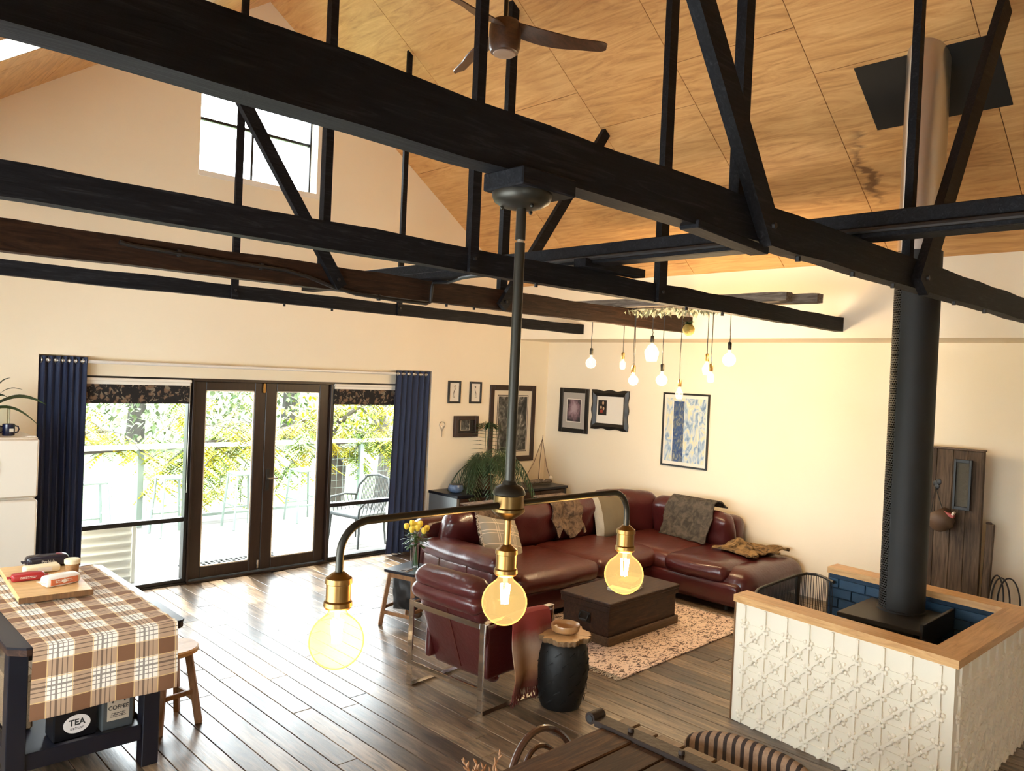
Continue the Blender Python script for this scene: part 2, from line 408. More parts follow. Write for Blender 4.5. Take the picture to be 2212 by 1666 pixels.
# floor: dark base with separate boards
fl = MB().bb(XL0-.2,XL1+.2,YR-.2,8.27,-0.12,-0.012).build('floor','gap',smooth=False); tag(fl,'weathered brown timber floor of long boards',kind='structure')
rnd = random.Random(3); bw = 0.142; x = XL0; fb = {}
while x < XL1:
    y = YR - rnd.random()*2.0
    while y < 8.10:
        L = rnd.choice((1.6,2.1,2.6,3.1)); y0=max(y,-1.2); y1=min(y+L,8.10)
        if y1-y0 > .15 and y1 > -1.0:
            key=round(y1-y0,3)
            if key not in fb:
                fb[key]=MB().box((0,0,-0.010),(bw-.004,key-.004,.02),.0025).mesh('floorboard','floor',smooth=False)
            instance('floorboard',fb[key],fl,Matrix.Translation(V((x+bw/2,(y0+y1)/2,rnd.uniform(-.0006,.0006)))))
        y += L
    x += bw

# gable wall with the wide recess for the doors, the joinery opening and the high window
def strips(mb, y0, y1, holes):
    xs=sorted(set([XL0-.2,XU0,RX,XU1,XL1+.2]+[h[0] for h in holes]+[h[1] for h in holes]))
    for a,b in zip(xs,xs[1:]):
        mid=(a+b)/2; inside = XU0<=mid<=XU1
        ta,tb=(roof(a)+.05,roof(b)+.05) if inside else (ZB+.4,ZB+.4)
        cuts=sorted([(h[2],h[3]) for h in holes if h[0]<=mid<=h[1]]); z=-0.1
        for c0,c1 in cuts:
            if c0>z: mb.prism([(a,z),(b,z),(b,c0),(a,c0)],1,y0,y1)
            z=c1
        mb.prism([(a,z),(b,z),(b,tb),(a,ta)],1,y0,y1)
gw=(3.19,4.55,4.185,5.36)
g=MB(); strips(g,YG,YG+.10,[(1.83,6.26,-0.1,2.30),gw]); strips(g,YG+.10,YG+.27,[(2.02,5.93,-0.1,2.12),gw])
tag(g.build('wall_gable','wall',smooth=False),'cream plaster gable wall',kind='structure')
# right wall: lower wall and the bulkhead that carries the roof
g=MB(); g.bb(XL1,XL1+.2,YR,YG,-0.1,ZB+.05); g.bb(XU1,XL1+.2,YR,YG,ZB,roof(XU1)+.1)
tag(g.build('wall_right','wall',smooth=False),'cream plaster side wall with projecting bulkhead',kind='structure')
# left wall with two wide windows, never in view
g=MB(); LW=[(-2.2,-0.9,.8,2.2),(0.9,3.5,.5,2.2),(4.3,6.6,1.0,2.2)]
ys=[YR]+[v for h in LW for v in h[:2]]+[YG]
for i in range(0,len(ys)-1):
    a,b=ys[i],ys[i+1]
    if i%2==0: g.bb(XL0-.2,XL0,a,b,-.1,ZB+.05)
    else:
        h=LW[i//2]; g.bb(XL0-.2,XL0,a,b,-.1,h[2]); g.bb(XL0-.2,XL0,a,b,h[3],ZB+.05)
g.bb(XL0-.2,XU0,YR,YG,ZB,roof(XU0)+.1)
tag(g.build('wall_left','wall',smooth=False),'cream plaster wall beside the camera',kind='structure')
# rear wall
g=MB(); g.bb(XL0-.2,XL1+.2,YR-.2,YR,-.1,ZB)
g.prism([(XL0-.2,ZB),(XL1+.2,ZB),(XL1+.2,ZB+.3),(XU1,roof(XU1)),(RX,RZ),(XU0,roof(XU0)),(XL0-.2,ZB+.3)],1,YR-.2,YR)
tag(g.build('wall_rear','wall',smooth=False),'cream plaster wall behind the camera',kind='structure')
def unseen_window(nm,axis,pos,a0,a1,z0,z1):
    r=MB(); mk=(lambda u0,u1,zz0,zz1,d=.05: r.bb(pos-d/2,pos+d/2,u0,u1,zz0,zz1)) if axis==0 else (lambda u0,u1,zz0,zz1,d=.05: r.bb(u0,u1,pos-d/2,pos+d/2,zz0,zz1))
    mk(a0,a0+.06,z0,z1); mk(a1-.06,a1,z0,z1); mk(a0,a1,z0,z0+.06); mk(a0,a1,z1-.06,z1); mk((a0+a1)/2-.03,(a0+a1)/2+.03,z0,z1)
    o=r.build(nm,'black_alu',smooth=False); tag(o,kind='structure')
    p=MB()
    if axis==0: p.bb(pos-.003,pos+.003,a0+.06,a1-.06,z0+.06,z1-.06)
    else: p.bb(a0+.06,a1-.06,pos-.003,pos+.003,z0+.06,z1-.06)
    p.build('pane','pane',o,smooth=False)
for i,h in enumerate(LW): unseen_window('window_%d'%(4+i),0,XL0-.1,h[0],h[1],h[2],h[3])


# ceiling: backing slabs, then separate plywood sheets on both slopes; skylight holes in the left slope
ang=math.atan(SL); ca,sa=math.cos(ang),math.sin(ang); SLEN=(XU1-RX)/ca
def slope_pt(side,s,y,off=0.0):   # off: into the room (+)
    return V((RX+side*(s*ca-off*sa*1.0), y, RZ-s*sa-off*ca))
SKY=[(5.55,6.27,2.75,4.25)]      # y0,y1,s0,s1 on the left slope
def slab(mb,side,s0,s1,y0,y1,o0,o1):
    P=[slope_pt(side,s,y,o) for o in (o0,o1) for y in (y0,y1) for s in (s0,s1)]
    mb.add(P,[(0,1,3,2),(4,6,7,5),(0,4,5,1),(2,3,7,6),(0,2,6,4),(1,5,7,3)])
bk=MB(); slab(bk,1,-.05,SLEN+.15,YR,YG+.1,-.004,-.14)
ycuts=sorted(set([YR,YG+.1]+[v for k in SKY for v in k[:2]]))
for a,b in zip(ycuts,ycuts[1:]):
    k=[k for k in SKY if k[0]<=(a+b)/2<=k[1]]
    if k: slab(bk,-1,-.05,k[0][2],a,b,-.004,-.14); slab(bk,-1,k[0][3],SLEN+.15,a,b,-.004,-.14)
    else: slab(bk,-1,-.05,SLEN+.15,a,b,-.004,-.14)
ce=bk.build('ceiling','seam',smooth=False); tag(ce,'sloping plywood ceiling',kind='structure')
# stained plywood around the flue
def stained():
    m=M['ply'].copy(); m.name='plywood_water_stained'; nt=m.node_tree; b=nt.nodes['Principled BSDF']
    src=b.inputs['Base Color'].links[0].from_socket
    tc=nt.nodes.new('ShaderNodeTexCoord'); xyz=sepxyz(nt,tc.outputs['Object'])
    mp=nt.nodes.new('ShaderNodeMapping'); mp.inputs['Scale'].default_value=(9,2.5,9); nt.links.new(tc.outputs['Object'],mp.inputs['Vector'])
    n=nnoise(nt,mp.outputs[0],1.5,8,0.6); wob=nmath(nt,'MULTIPLY_ADD',n,0.9,-0.45)
    # edge of the stain: a curve running down the slope beside the plate
    yy=nmath(nt,'ADD',nmath(nt,'SUBTRACT',xyz[1],2.80),nmath(nt,'MULTIPLY',wob,0.5))
    xx=nmath(nt,'ADD',nmath(nt,'SUBTRACT',xyz[0],6.75),wob)
    e=nmath(nt,'SUBTRACT',1.0,nmath(nt,'MINIMUM',nmath(nt,'MULTIPLY',nmath(nt,'ABSOLUTE',yy),14.0),1.0))
    f=nmath(nt,'SUBTRACT',1.0,nmath(nt,'MINIMUM',nmath(nt,'MULTIPLY',nmath(nt,'ABSOLUTE',xx),2.6),1.0))
    k=nmath(nt,'MULTIPLY',nmath(nt,'MULTIPLY',e,f),1.6)
    k=nmath(nt,'MINIMUM',k,0.85)
    nt.links.new(nmix(nt,k,src,(0.13,0.055,0.02)),b.inputs['Base Color']); return m
M['ply_stained']=stained()
ycol=[8.05,6.62,5.05,3.97,2.90,1.75,0.55,-0.65,-1.85,-3.0]
for side in (1,-1):
    for i,(b,a) in enumerate(zip(ycol,ycol[1:])):
        brk=[0,2.04,4.40,SLEN+.02] if i%2==1 else [0,2.47,SLEN+.02]
        if side==-1: brk=[0,2.6,SLEN+.02]
        for s0,s1 in zip(brk,brk[1:]):
            rects=[(s0,s1,a,b)]
            if side==-1:
                for k in SKY:
                    new=[]
                    for (u0,u1,v0,v1) in rects:
                        if k[2]>=u1 or k[3]<=u0 or k[0]>=v1 or k[1]<=v0: new.append((u0,u1,v0,v1)); continue
                        if v0<k[0]: new.append((u0,u1,v0,k[0]))
                        if v1>k[1]: new.append((u0,u1,k[1],v1))
                        w0,w1=max(v0,k[0]),min(v1,k[1])
                        if u0<k[2]: new.append((u0,k[2],w0,w1))
                        if u1>k[3]: new.append((k[3],u1,w0,w1))
                    rects=new
            for (u0,u1,v0,v1) in rects:
                mb=MB(); slab(mb,side,u0+.003,u1-.003,v0+.003,v1-.003,0.006,-.005)
                mb.build('plywood_sheet','ply_stained' if (side==1 and v0<2.95 and v1>2.3 and u1>2.6) or (side==1 and abs(v0-2.9)<.01 and u1>2.4) else 'ply',ce,smooth=False)
# skylights: deep white reveals and a pane
for i,k in enumerate(SKY):
    r=MB(); d=-.55
    for (s0,s1,y0,y1) in ((k[2]+.001,k[2]+.02,k[0]+.001,k[1]-.001),(k[3]-.02,k[3]-.001,k[0]+.001,k[1]-.001),(k[2]+.02,k[3]-.02,k[0]+.001,k[0]+.02),(k[2]+.02,k[3]-.02,k[1]-.02,k[1]-.001)):
        slab(r,-1,s0,s1,y0,y1,-.0,d)
    o=r.build('window_%d'%(7+i),'white_paint',smooth=False); tag(o,'deep white skylight reveal in the plywood ceiling' if i==0 else None,kind='structure')
    p=MB(); slab(p,-1,k[2]+.02,k[3]-.02,k[0]+.02,k[1]-.02,d+.02,d+.012); p.build('pane','pane',o,smooth=False)

# ------------------------------------------------------------------ glazed doors and windows
JY=8.155    # joinery centre plane
def frame_rect(mb,x0,x1,z0,z1,t,dy,y=JY,b=.004):
    mb.bb(x0,x0+t,y-dy/2,y+dy/2,z0,z1,b); mb.bb(x1-t,x1,y-dy/2,y+dy/2,z0,z1,b)
    mb.bb(x0+t,x1-t,y-dy/2,y+dy/2,z0,z0+t,b); mb.bb(x0+t,x1-t,y-dy/2,y+dy/2,z1-t,z1,b)
# side windows: black aluminium, a mid rail, two panes
for n_,x0,x1 in ((1,2.02,3.25),(2,4.885,5.93)):
    m=MB(); frame_rect(m,x0,x1,0.02,2.12,.035,.09); m.bb(x0+.035,x1-.035,JY-.04,JY+.04,.645,.69,.004)
    o=m.build('window_%d'%n_,'black_alu',smooth=False); tag(o,'tall fixed window with black mid rail, %s of the dark doors'%('left' if n_==1 else 'right'),kind='structure')
    MB().bb(x0+.035,x1-.035,JY-.003,JY+.003,.69,2.085).build('pane','pane',o,smooth=False)
    MB().bb(x0+.035,x1-.035,JY-.003,JY+.003,.055,.645).build('pane','pane',o,smooth=False)
    MB().bb(x0+.0,x1,JY-.06,JY+.06,-.0,.02).build('sill','black_alu',o,smooth=False)
# French doors
m=MB(); m.bb(3.25,4.885,JY-.07,JY+.05,2.09,2.12,.003); m.bb(3.25,3.275,JY-.07,JY+.05,0,2.09,.003); m.bb(4.86,4.885,JY-.07,JY+.05,0,2.09,.003); m.bb(3.25,4.885,JY-.09,JY+.06,0,.025,.003)
tag(m.build('trim_1','door_wood',smooth=False),'dark timber door frame',kind='structure')
for n_,x0,x1 in ((1,3.277,4.066),(2,4.07,4.858)):
    st=.125
    m=MB(); m.bb(x0,x0+st,JY-.03,JY+.02,.03,2.088,.005); m.bb(x1-st,x1,JY-.03,JY+.02,.03,2.088,.005)
    m.bb(x0+st,x1-st,JY-.03,JY+.02,.03,.145,.005); m.bb(x0+st,x1-st,JY-.03,JY+.02,2.0,2.088,.005)
    o=m.build('door_%d'%n_,'door_wood',smooth=False); tag(o,'dark stained timber glazed door leaf, %s one of the pair'%('left' if n_==1 else 'right'),kind='structure')
    MB().bb(x0+st,x1-st,JY-.008,JY-.002,.145,2.0).build('pane','pane',o,smooth=False)
    b=MB()
    for a in ((x0+st,x0+st+.012,.145,2.0),(x1-st-.012,x1-st,.145,2.0),(x0+st,x1-st,.145,.157),(x0+st,x1-st,1.988,2.0)): b.bb(a[0],a[1],JY-.02,JY-.008,a[2],a[3])
    b.build('glazing_bead','white_paint',o,smooth=False)
    if n_==2:
        MB().bb(4.10,4.14,JY-.042,JY-.03,.90,1.14,.003).build('lock_plate','black',o)
        MB().tube([(4.12,JY-.04,1.04),(4.12,JY-.075,1.04),(4.13,JY-.08,1.04),(4.22,JY-.08,1.04)],.008).build('door_handle','nickel',o)
    else:
        MB().bb(4.025,4.055,JY-.05,JY-.03,1.98,2.085,.003).build('bolt','brass',o); MB().bb(4.03,4.05,JY-.045,JY-.03,.05,.14,.003).build('bolt','nickel',o)
MB()
# high gable window
x0,x1,z0,z1=gw; m=MB(); gy=8.17
m.bb(x0,x0+.02,gy-.03,gy+.03,z0,z1); m.bb(x1-.06,x1-.02,gy-.03,gy+.03,z0,z1); m.bb(x0,x1-.02,gy-.03,gy+.03,z0+.03,z0+.075); m.bb(x0,x1,gy-.02,gy+.02,z0-.01,z0+.03); m.bb(x0,x1,gy-.03,gy+.03,z1-.04,z1)
m.bb(3.80,3.825,gy-.02,gy+.02,z0+.05,z1); m.bb(x0,x1-.02,gy-.02,gy+.02,4.78,4.808)
o=m.build('window_3','black_alu',smooth=False); tag(o,'high black framed gable window of four panes',kind='structure')
for (a,b) in ((x0+.02,3.80),(3.825,x1-.06)):
    for (c,d) in ((z0+.075,4.78),(4.808,z1-.04)): MB().bb(a,b,gy-.003,gy+.003,c,d).build('pane','pane',o,smooth=False)
MB().bb(x0-.01,x1+.01,YG-.012,gy-.03,z0-.01,z0+.045).build('sill','white_paint',o,smooth=False); MB().bb(x1-.045,x1+.01,YG-.012,gy-.03,z0+.045,z1).build('reveal_board','white_paint',o,smooth=False)

# ================================================================== TRUSSES
def truss(i, y0, y1, zt, posts, braces, mat='black_timber', lab='', tieend=XU1+.02):
    zb=2.858; t=thing('roof_truss',lab,'roof truss',(RX,(y0+y1)/2,zb),0,'black roof trusses')
    yc=(y0+y1)/2
    # slightly uneven hewn beam
    b=MB(); n=26; rr=random.Random(i)
    prof=[]
    for k in range(n):
        x=XU0-.02+(tieend-XU0+.02)*k/(n-1); d0=rr.uniform(-.004,.004); d1=rr.uniform(-.006,.006)
        prof.append((x,zb+d0,zt+d1))
    vs=[];fs=[]
    for (x,a,c) in prof: vs += [(x,y0,a),(x,y1,a),(x,y1,c),(x,y0,c)]
    for k in range(n-1):
        for q_ in range(4): r_=(q_+1)%4; fs.append((4*k+q_,4*k+r_,4*k+4+r_,4*k+4+q_))
    fs += [(0,1,2,3),(4*n-4,4*n-3,4*n-2,4*n-1)]
    b.add(vs,fs); b.build('tie_beam',mat,t,smooth=False)
    for (xc,dx,dy,front) in posts:
        x0,x1=xc-dx/2,xc+dx/2
        a,c=(y0-dy*.5,y0+dy*.5) if front else (y1-dy,y1+.002)
        zz=zb-.005 if front else zt-.02
        m=MB(); top0,top1=roof(x0)+.01,roof(x1)+.01
        m.prism([(x0,zz),(x1,zz),(x1,top1),(x0,top0)],1,a,c)
        m.build('post','black_timber',t,smooth=False)
        MB().cyl(((x0+x1)/2,a-.012,2.93),((x0+x1)/2,a,2.93),.011,n=6).build('bolt','black',t)
    for (xa,za,xb,zb_,wd) in braces:
        m=MB(); d=V((xb-xa,0,zb_-za)); L=d.length; d.normalize(); nrm=V((-d.z,0,d.x))*wd/2
        p,q_=V((xa,0,za)),V((xb,0,zb_))
        pts=[p-nrm,q_-nrm,q_+nrm,p+nrm]
        vs=[(k.x,y0-.05,k.z) for k in pts]+[(k.x,y0-.002,k.z) for k in pts]
        m.add(vs,[(0,1,2,3),(7,6,5,4),(0,4,5,1),(1,5,6,2),(2,6,7,3),(3,7,4,0)]); m.build('brace','black_timber',t,smooth=False)
        MB().cyl((xa+d.x*.06,y0-.062,za+d.z*.06),(xa+d.x*.06,y0-.05,za+d.z*.06),.013,n=6).build('bolt','black',t)
    return t
T1=truss(1,1.573,1.66,3.014,[(2.750,.06,.042,False),(4.530,.06,.04,False)],[(2.86,2.87,1.60,4.53,.10),(4.46,2.86,5.70,4.80,.14)],lab='black timber roof truss nearest the camera, carrying the three-bulb pendant')
T2=truss(2,3.33,3.41,2.99,[(2.850,.06,.045,True),(4.612,.09,.05,True)],[],lab='black roof truss with only upright posts, directly behind the pendant rod')
T3=truss(3,5.05,5.15,3.03,[(2.965,.06,.062,False),(4.752,.085,.05,False)],[(3.06,2.88,1.80,4.69,.085),(4.66,2.88,5.99,4.755,.095)],mat='brown_timber',lab='brown hewn roof truss with slanting braces, third from the camera')
T4=truss(4,6.67,6.75,2.975,[(3.008,.06,.03,True),(4.762,.055,.03,True)],[],lab='slim black roof truss nearest the gable wall')
# cleats
MB().box((4.02,3.30,3.02),(.62,.10,.055),.004,rotm('Y',0)).build('cleat','black_timber',T2,smooth=False)
MB().box((2.62,1.60,2.845),(.50,.08,.03),.003,rotm('Y',3)).build('cleat','black_timber',T1,smooth=False)
for t_,yy,xs in ((T1,1.575,(3.2,3.75,4.25,5.2,5.8)),(T2,3.335,(3.4,5.0,5.5)),(T3,5.055,(3.6,4.1,4.4)),(T4,6.675,(3.5,4.0))):
    for xx in xs: MB().cyl((xx,yy+.03,2.86),(xx,yy+.03,2.835),.012,n=6).build('bolt','black',t_)
# ridge-line binder resting on the ties, with its conduits
bd=thing('ceiling_binder','long black timber binder lying across the truss ties','beam',(3.9,3,3.02))
MB().bb(3.80,3.93,-2.5,6.95,3.02,3.145,.004).build('beam','black_timber',bd,smooth=False)
MB().bb(3.775,3.80,-2.5,6.4,3.02,3.07,.003).build('batten','black_timber',bd,smooth=False)
cd=thing('electrical_conduit','thin black conduit running along the brown truss and binder','conduit',(2,5.0,2.9))
m=MB(); yb=5.03
m.tube([(1.55,yb,2.985),(1.63,yb,2.975),(2.2,yb,2.955),(2.62,yb,2.95),(2.80,yb,2.925),(3.0,yb,2.875),(3.2,yb,2.845),(3.55,yb,2.835),(3.85,yb,2.835),(3.89,yb,2.85),(3.90,yb,2.98),(3.90,yb-.02,3.01),(3.90,yb-.2,3.0),(3.765,4.5,3.0),(3.765,3.5,3.05),(3.765,0.0,3.05)],.014,8)
m.build('pipe','black',cd)
for p in ((1.9,yb+.005,2.967),(2.45,yb+.005,2.953),(3.4,yb+.005,2.838)): MB().box(p,(.02,.03,.045),.002).build('clip','black',cd)
# ================================================================== LIGHTS
def glow_glass(name,tint,gloss,es,ec):
    m=pane_mat(name,tint,gloss); nt=m.node_tree; out=[n for n in nt.nodes if n.type=='OUTPUT_MATERIAL'][0]
    src=out.inputs[0].links[0].from_socket; e=nt.nodes.new('ShaderNodeEmission'); e.inputs[0].default_value=c4(ec); e.inputs[1].default_value=es
    a=nt.nodes.new('ShaderNodeAddShader'); nt.links.new(src,a.inputs[0]); nt.links.new(e.outputs[0],a.inputs[1]); nt.links.new(a.outputs[0],out.inputs[0]); return m
M['amber_glass']=glow_glass('lit_amber_bulb_glass',(1.0,0.88,0.60),0.05,0.20,(1.0,0.68,0.26))
M['clear_glass']=glow_glass('lit_clear_bulb_glass',(1.0,0.97,0.92),0.06,0.24,(1.0,0.84,0.58))
def globe_profile(r,neck,h):
    """bulb hanging below z=0: neck radius then globe"""
    p=[(neck,0.0),(neck,-.010)]
    cz=-(h-r); a0=math.asin(min(.99,(neck*1.15)/r))
    p.append((neck*1.05,cz+r*math.cos(a0)+.006))
    for i in range(1,15): a=a0+(pi-a0)*i/14; p.append((max(r*math.sin(a),0.0),cz+r*math.cos(a)))
    return p
def filament(mb,c,h,r,n=4):
    for i in range(n):
        t=2*pi*i/n+.4; d=V((math.cos(t)*r,math.sin(t)*r,0)); mb.cyl(V(c)+d*1.0,V(c)+d*.6-V((0,0,h)),.0034,n=5)
M['old_bronze']=plain('brown_bronze',(0.13,0.08,0.03),.36,1.0)
PX,PY=1.55,1.605
pl=thing('pendant_light','three-bulb bronze and brass pendant light on a long rod','pendant light',(PX,PY,2.858))
MB().box((PX+.02,PY-.01,2.835),(.215,.16,.05),.004,rotm('Z',0)).build('mounting_block','black_timber',pl,smooth=False)
MB().lathe([(.085,2.81),(.085,2.80),(.078,2.785),(.055,2.772),(.018,2.768)],(PX,PY,0),28).build('canopy','bronze',pl)
for a in (.3,2.4,4.5): MB().sph((PX+.055*math.cos(a),PY+.055*math.sin(a),2.768),.006,8,6).build('screw','bronze',pl)
MB().cyl((PX,PY,2.772),(PX,PY,2.68),.0145,n=16).build('rod','bronze',pl); MB().cyl((PX,PY,2.68),(PX,PY,2.672),.010,n=12).build('rod_joint','nickel',pl)
MB().cyl((PX,PY,2.672),(PX,PY,1.985),.0145,n=16).build('rod','bronze',pl)
MB().lathe([(.0,2.0),(.018,2.0),(.022,1.99),(.038,1.982),(.046,1.968),(.047,1.962),(.043,1.958)],(PX,PY,0),28).build('hub_cap','bronze',pl)
MB().lathe([(.043,1.96),(.0435,1.925),(.047,1.922),(.047,1.914),(.042,1.908),(.02,1.893),(.012,1.888)],(PX,PY,0),28).build('hub','old_bronze',pl)
sock=[(.012,0.0),(.018,-.004),(.024,-.010),(.031,-.014),(.032,-.026),(.029,-.028),(.029,-.066),(.033,-.070),(.034,-.080),(.030,-.086),(.026,-.088)]
AZ=1.932; ends=[]
for sg in (-1,1):
    pts=[(PX+sg*.04,PY,AZ)]
    L=.545; r=.075
    pts.append((PX+sg*(L-r),PY,AZ))
    for i in range(1,9): a=pi/2*i/8; pts.append((PX+sg*(L-r+r*math.sin(a)),PY,AZ-r+r*math.cos(a)))
    pts.append((PX+sg*L,PY,1.815)); MB().tube(pts,.0095,12).build('arm','bronze',pl); ends.append(PX+sg*L)
MB().cyl((PX,PY,1.89),(PX,PY,1.812),.0095,n=12).build('stem','brass',pl)
for bx in (ends[0],PX,ends[1]):
    MB().lathe([(a,z+1.818) for a,z in sock],(bx,PY,0),24).build('socket','brass',pl)
    b=MB().lathe([(a,z+1.735) for a,z in globe_profile(.065,.022,.146)],(bx,PY,0),32).build('bulb','amber_glass',pl)
    f=MB(); filament(f,(bx,PY,1.705),.055,.013,5); f.build('filament','filament',b)
    MB().cyl((bx,PY,1.735),(bx,PY,1.70),.008,.006,10).build('glass_stem','clear_glass',b)
    lamp(pl,(bx,PY,1.675),2.6,(1.0,0.62,0.28),.045)

# ceiling fan
FX,FY,FZ=3.88,4.27,4.72
fan=thing('ceiling_fan','dark walnut three-blade ceiling fan with a round light','ceiling fan',(FX,FY,FZ))
MB().cyl((FX,FY,FZ+.12),(FX,FY,RZ-.06),.016,n=12).build('down_rod','bronze',fan)
MB().lathe([(.05,RZ-.02),(.06,RZ-.06),(.03,RZ-.10)],(FX,FY,0),20).build('ceiling_cup','bronze',fan)
MB().lathe([(.02,.15),(.07,.148),(.102,.135),(.115,.10),(.118,.02),(.112,-.055),(.10,-.085),(.085,-.092)],(FX,FY,FZ),28).build('motor_housing','fan_wood',fan)
M['fan_lamp']=plain('frosted_fan_lens',(0.32,0.22,0.16),.4); MB().lathe([(.083,-.09),(.080,-.100),(.05,-.108),(0,-.11)],(FX,FY,FZ),24).build('light_lens','fan_lamp',fan)
for a in (-42,78,198):
    d=V((math.cos(math.radians(a)),math.sin(math.radians(a)),0)); n_=V((-d.y,d.x,0))
    def bl(u,v):
        r=.085+u*.66; wd=.075+.03*math.sin(min(1,u*1.5)*pi)-.012*u; wd*= (1-.55*max(0,(u-.93)/.07)**2)
        s_=(v-.5)*2; off=n_*(s_*wd*.78+.02*math.sin(u*pi))
        return V((FX,FY,FZ))+d*r+off+V((0,0,.05-.028*s_*(1-.5*u)-.05*u+ .04*(1-u)**3))
    MB().sheet(bl,22,7,.008).build('blade','fan_wood',fan)

# driftwood chandelier over the trunk
CX=6.5
ch=thing('driftwood_chandelier','weathered driftwood boards with ten hanging filament bulbs and leaf garland','chandelier',(CX,4.4,3.03))
M['driftwood']=wood('grey_driftwood',[(0.25,(0.05,0.035,0.025)),(0.45,(0.14,0.11,0.085)),(0.6,(0.25,0.21,0.17)),(0.8,(0.36,0.31,0.26))],(9,0.8,9),3,.8,.6)
for (xc,y0,y1,z0) in ((CX-.08,3.28,5.75,3.034),(CX+.12,3.10,5.35,3.034)):
    def bd_(u,v,xc=xc,y0=y0,y1=y1,z0=z0):
        ii=int(round(u*43)); e=0.0 if ii in (0,43) else (.9 if ii in (1,42) else 1.0); y=y0+(y1-y0)*min(1,max(0,(ii-1)/41)); a=2*pi*v
        k=noise.noise(V((y*3,math.cos(a)*1.5,math.sin(a)*1.5+xc)))*.006
        cx=max(-1,min(1,math.cos(a)*1.5)); cz=max(-1,min(1,math.sin(a)*1.5))
        return V((xc+cx*(.062+k)*e, y, z0+.042+cz*(.041+k)*e))
    MB().grid(bd_,44,17).build('board','driftwood',ch)
bul=[(5.50,2.475,'g',.045),(5.12,2.455,'t',.024),(5.03,2.315,'t',.022),(4.95,2.31,'g',.042),(4.78,2.585,'p',.058),(4.58,2.325,'g',.046),(4.41,2.19,'p',.030),(4.155,2.44,'p',.034),(4.05,2.355,'t',.026),(3.90,2.54,'g',.050)]
for i,(y,z,kd,r) in enumerate(bul):
    r*=1.25
    xx=CX-.06+.12*((i*37)%5)/4; hb={'g':2*r+.03,'t':.11,'p':2*r+.05}[kd]
    top=z+hb*.5; m=MB()
    m.tube([(xx,y,3.04),(xx,y,2.8),(xx+.004*math.sin(i*2),y+.006*math.cos(i),(top+2.8)/2+.05),(xx,y,top+.07)],.0042,6); cdo=m.build('cord','cable',ch)
    MB().lathe([(.006,.075),(.016,.07),(.0185,.06),(.0185,.005),(.016,0)],(xx,y,top),16).build('socket','bronze' if i in (0,4,5,9) else 'brass',cdo)
    if kd=='g': pr=globe_profile(r,.014,hb)
    elif kd=='t': pr=[(.012,0),(.013,-.012),(r,-.035),(r,-.088),(r*.7,-.104),(0,-.11)]
    else: pr=[(.012,0),(.014,-.01),(r*.55,-.03),(r,-.03-r*.8),(r*.98,-.03-r*1.2),(r*.7,-hb+.006),(0,-hb)]
    b=MB().lathe([(a,q_+top) for a,q_ in pr],(xx,y,0),20).build('bulb','clear_glass',ch)
    f=MB(); filament(f,(xx,y,top-.02),hb*.45,.007,3); f.build('filament','filament_soft',b)
    lamp(ch,(xx,y,top-hb*.5),7.0,(1.0,0.74,0.44),.03)
M['dry_leaf']=plain('grey_green_leaf',(0.34,0.35,0.24),.7,var=.5,vscale=20)
def leafq(mb,p,d,up,L,wd,bend=.15):
    d=V(d).normalized(); sd=d.cross(V(up)); sd=sd.normalized() if sd.length>1e-5 else V((1,0,0)); n_=sd.cross(d)
    p=V(p); a=[p,p+d*L*.45+sd*wd/2-n_*L*bend*.3,p+d*L-n_*L*bend,p+d*L*.45-sd*wd/2-n_*L*bend*.3,p+d*L*.5+n_*wd*.12-n_*L*bend*.3]
    mb.add(a,[(0,1,4),(1,2,4),(2,3,4),(3,0,4)])
rl=random.Random(11); m=MB()
vine=[(CX+.05*math.sin(k),3.62+1.9*k/24,3.015+.012*math.sin(k*1.7)) for k in range(25)]
m.tube(vine,.006,5)
for k in range(330):
    y=3.62+1.9*rl.random()**.95; a=rl.random()*2*pi
    p=(CX+rl.uniform(-.10,.14),y,3.02+rl.uniform(-.035,.01))
    leafq(m,p,(math.cos(a),math.sin(a)*.8,-rl.random()*1.4-.1),(0,0,1),rl.uniform(.045,.085),rl.uniform(.022,.036))
m.build('leaf_garland','dry_leaf',ch,fix=False,kind='stuff')
orn=thing('hanging_ornament','small golden ball ornament with green crown hanging under driftwood board','ornament',(CX-.1,4.27,2.80))
M['gold_ball']=plain('mossy_gold',(0.36,0.25,0.05),.6,bump=.8,bscale=90,var=.4,vscale=40)
MB().sph((CX-.1,4.27,2.80),.058,16,12).build('ball','gold_ball',orn)
m=MB()
for k in range(14): a=k*2.4; leafq(m,(CX-.1,4.27,2.85),(math.cos(a),math.sin(a),.5+.4*(k%3)),(0,0,1),.06,.03,.3)
m.build('crown_leaves','green_leaf',orn,fix=False); MB().cyl((CX-.1,4.27,2.85),(CX-.1,4.27,3.04),.002,n=5).build('string','cable',orn)

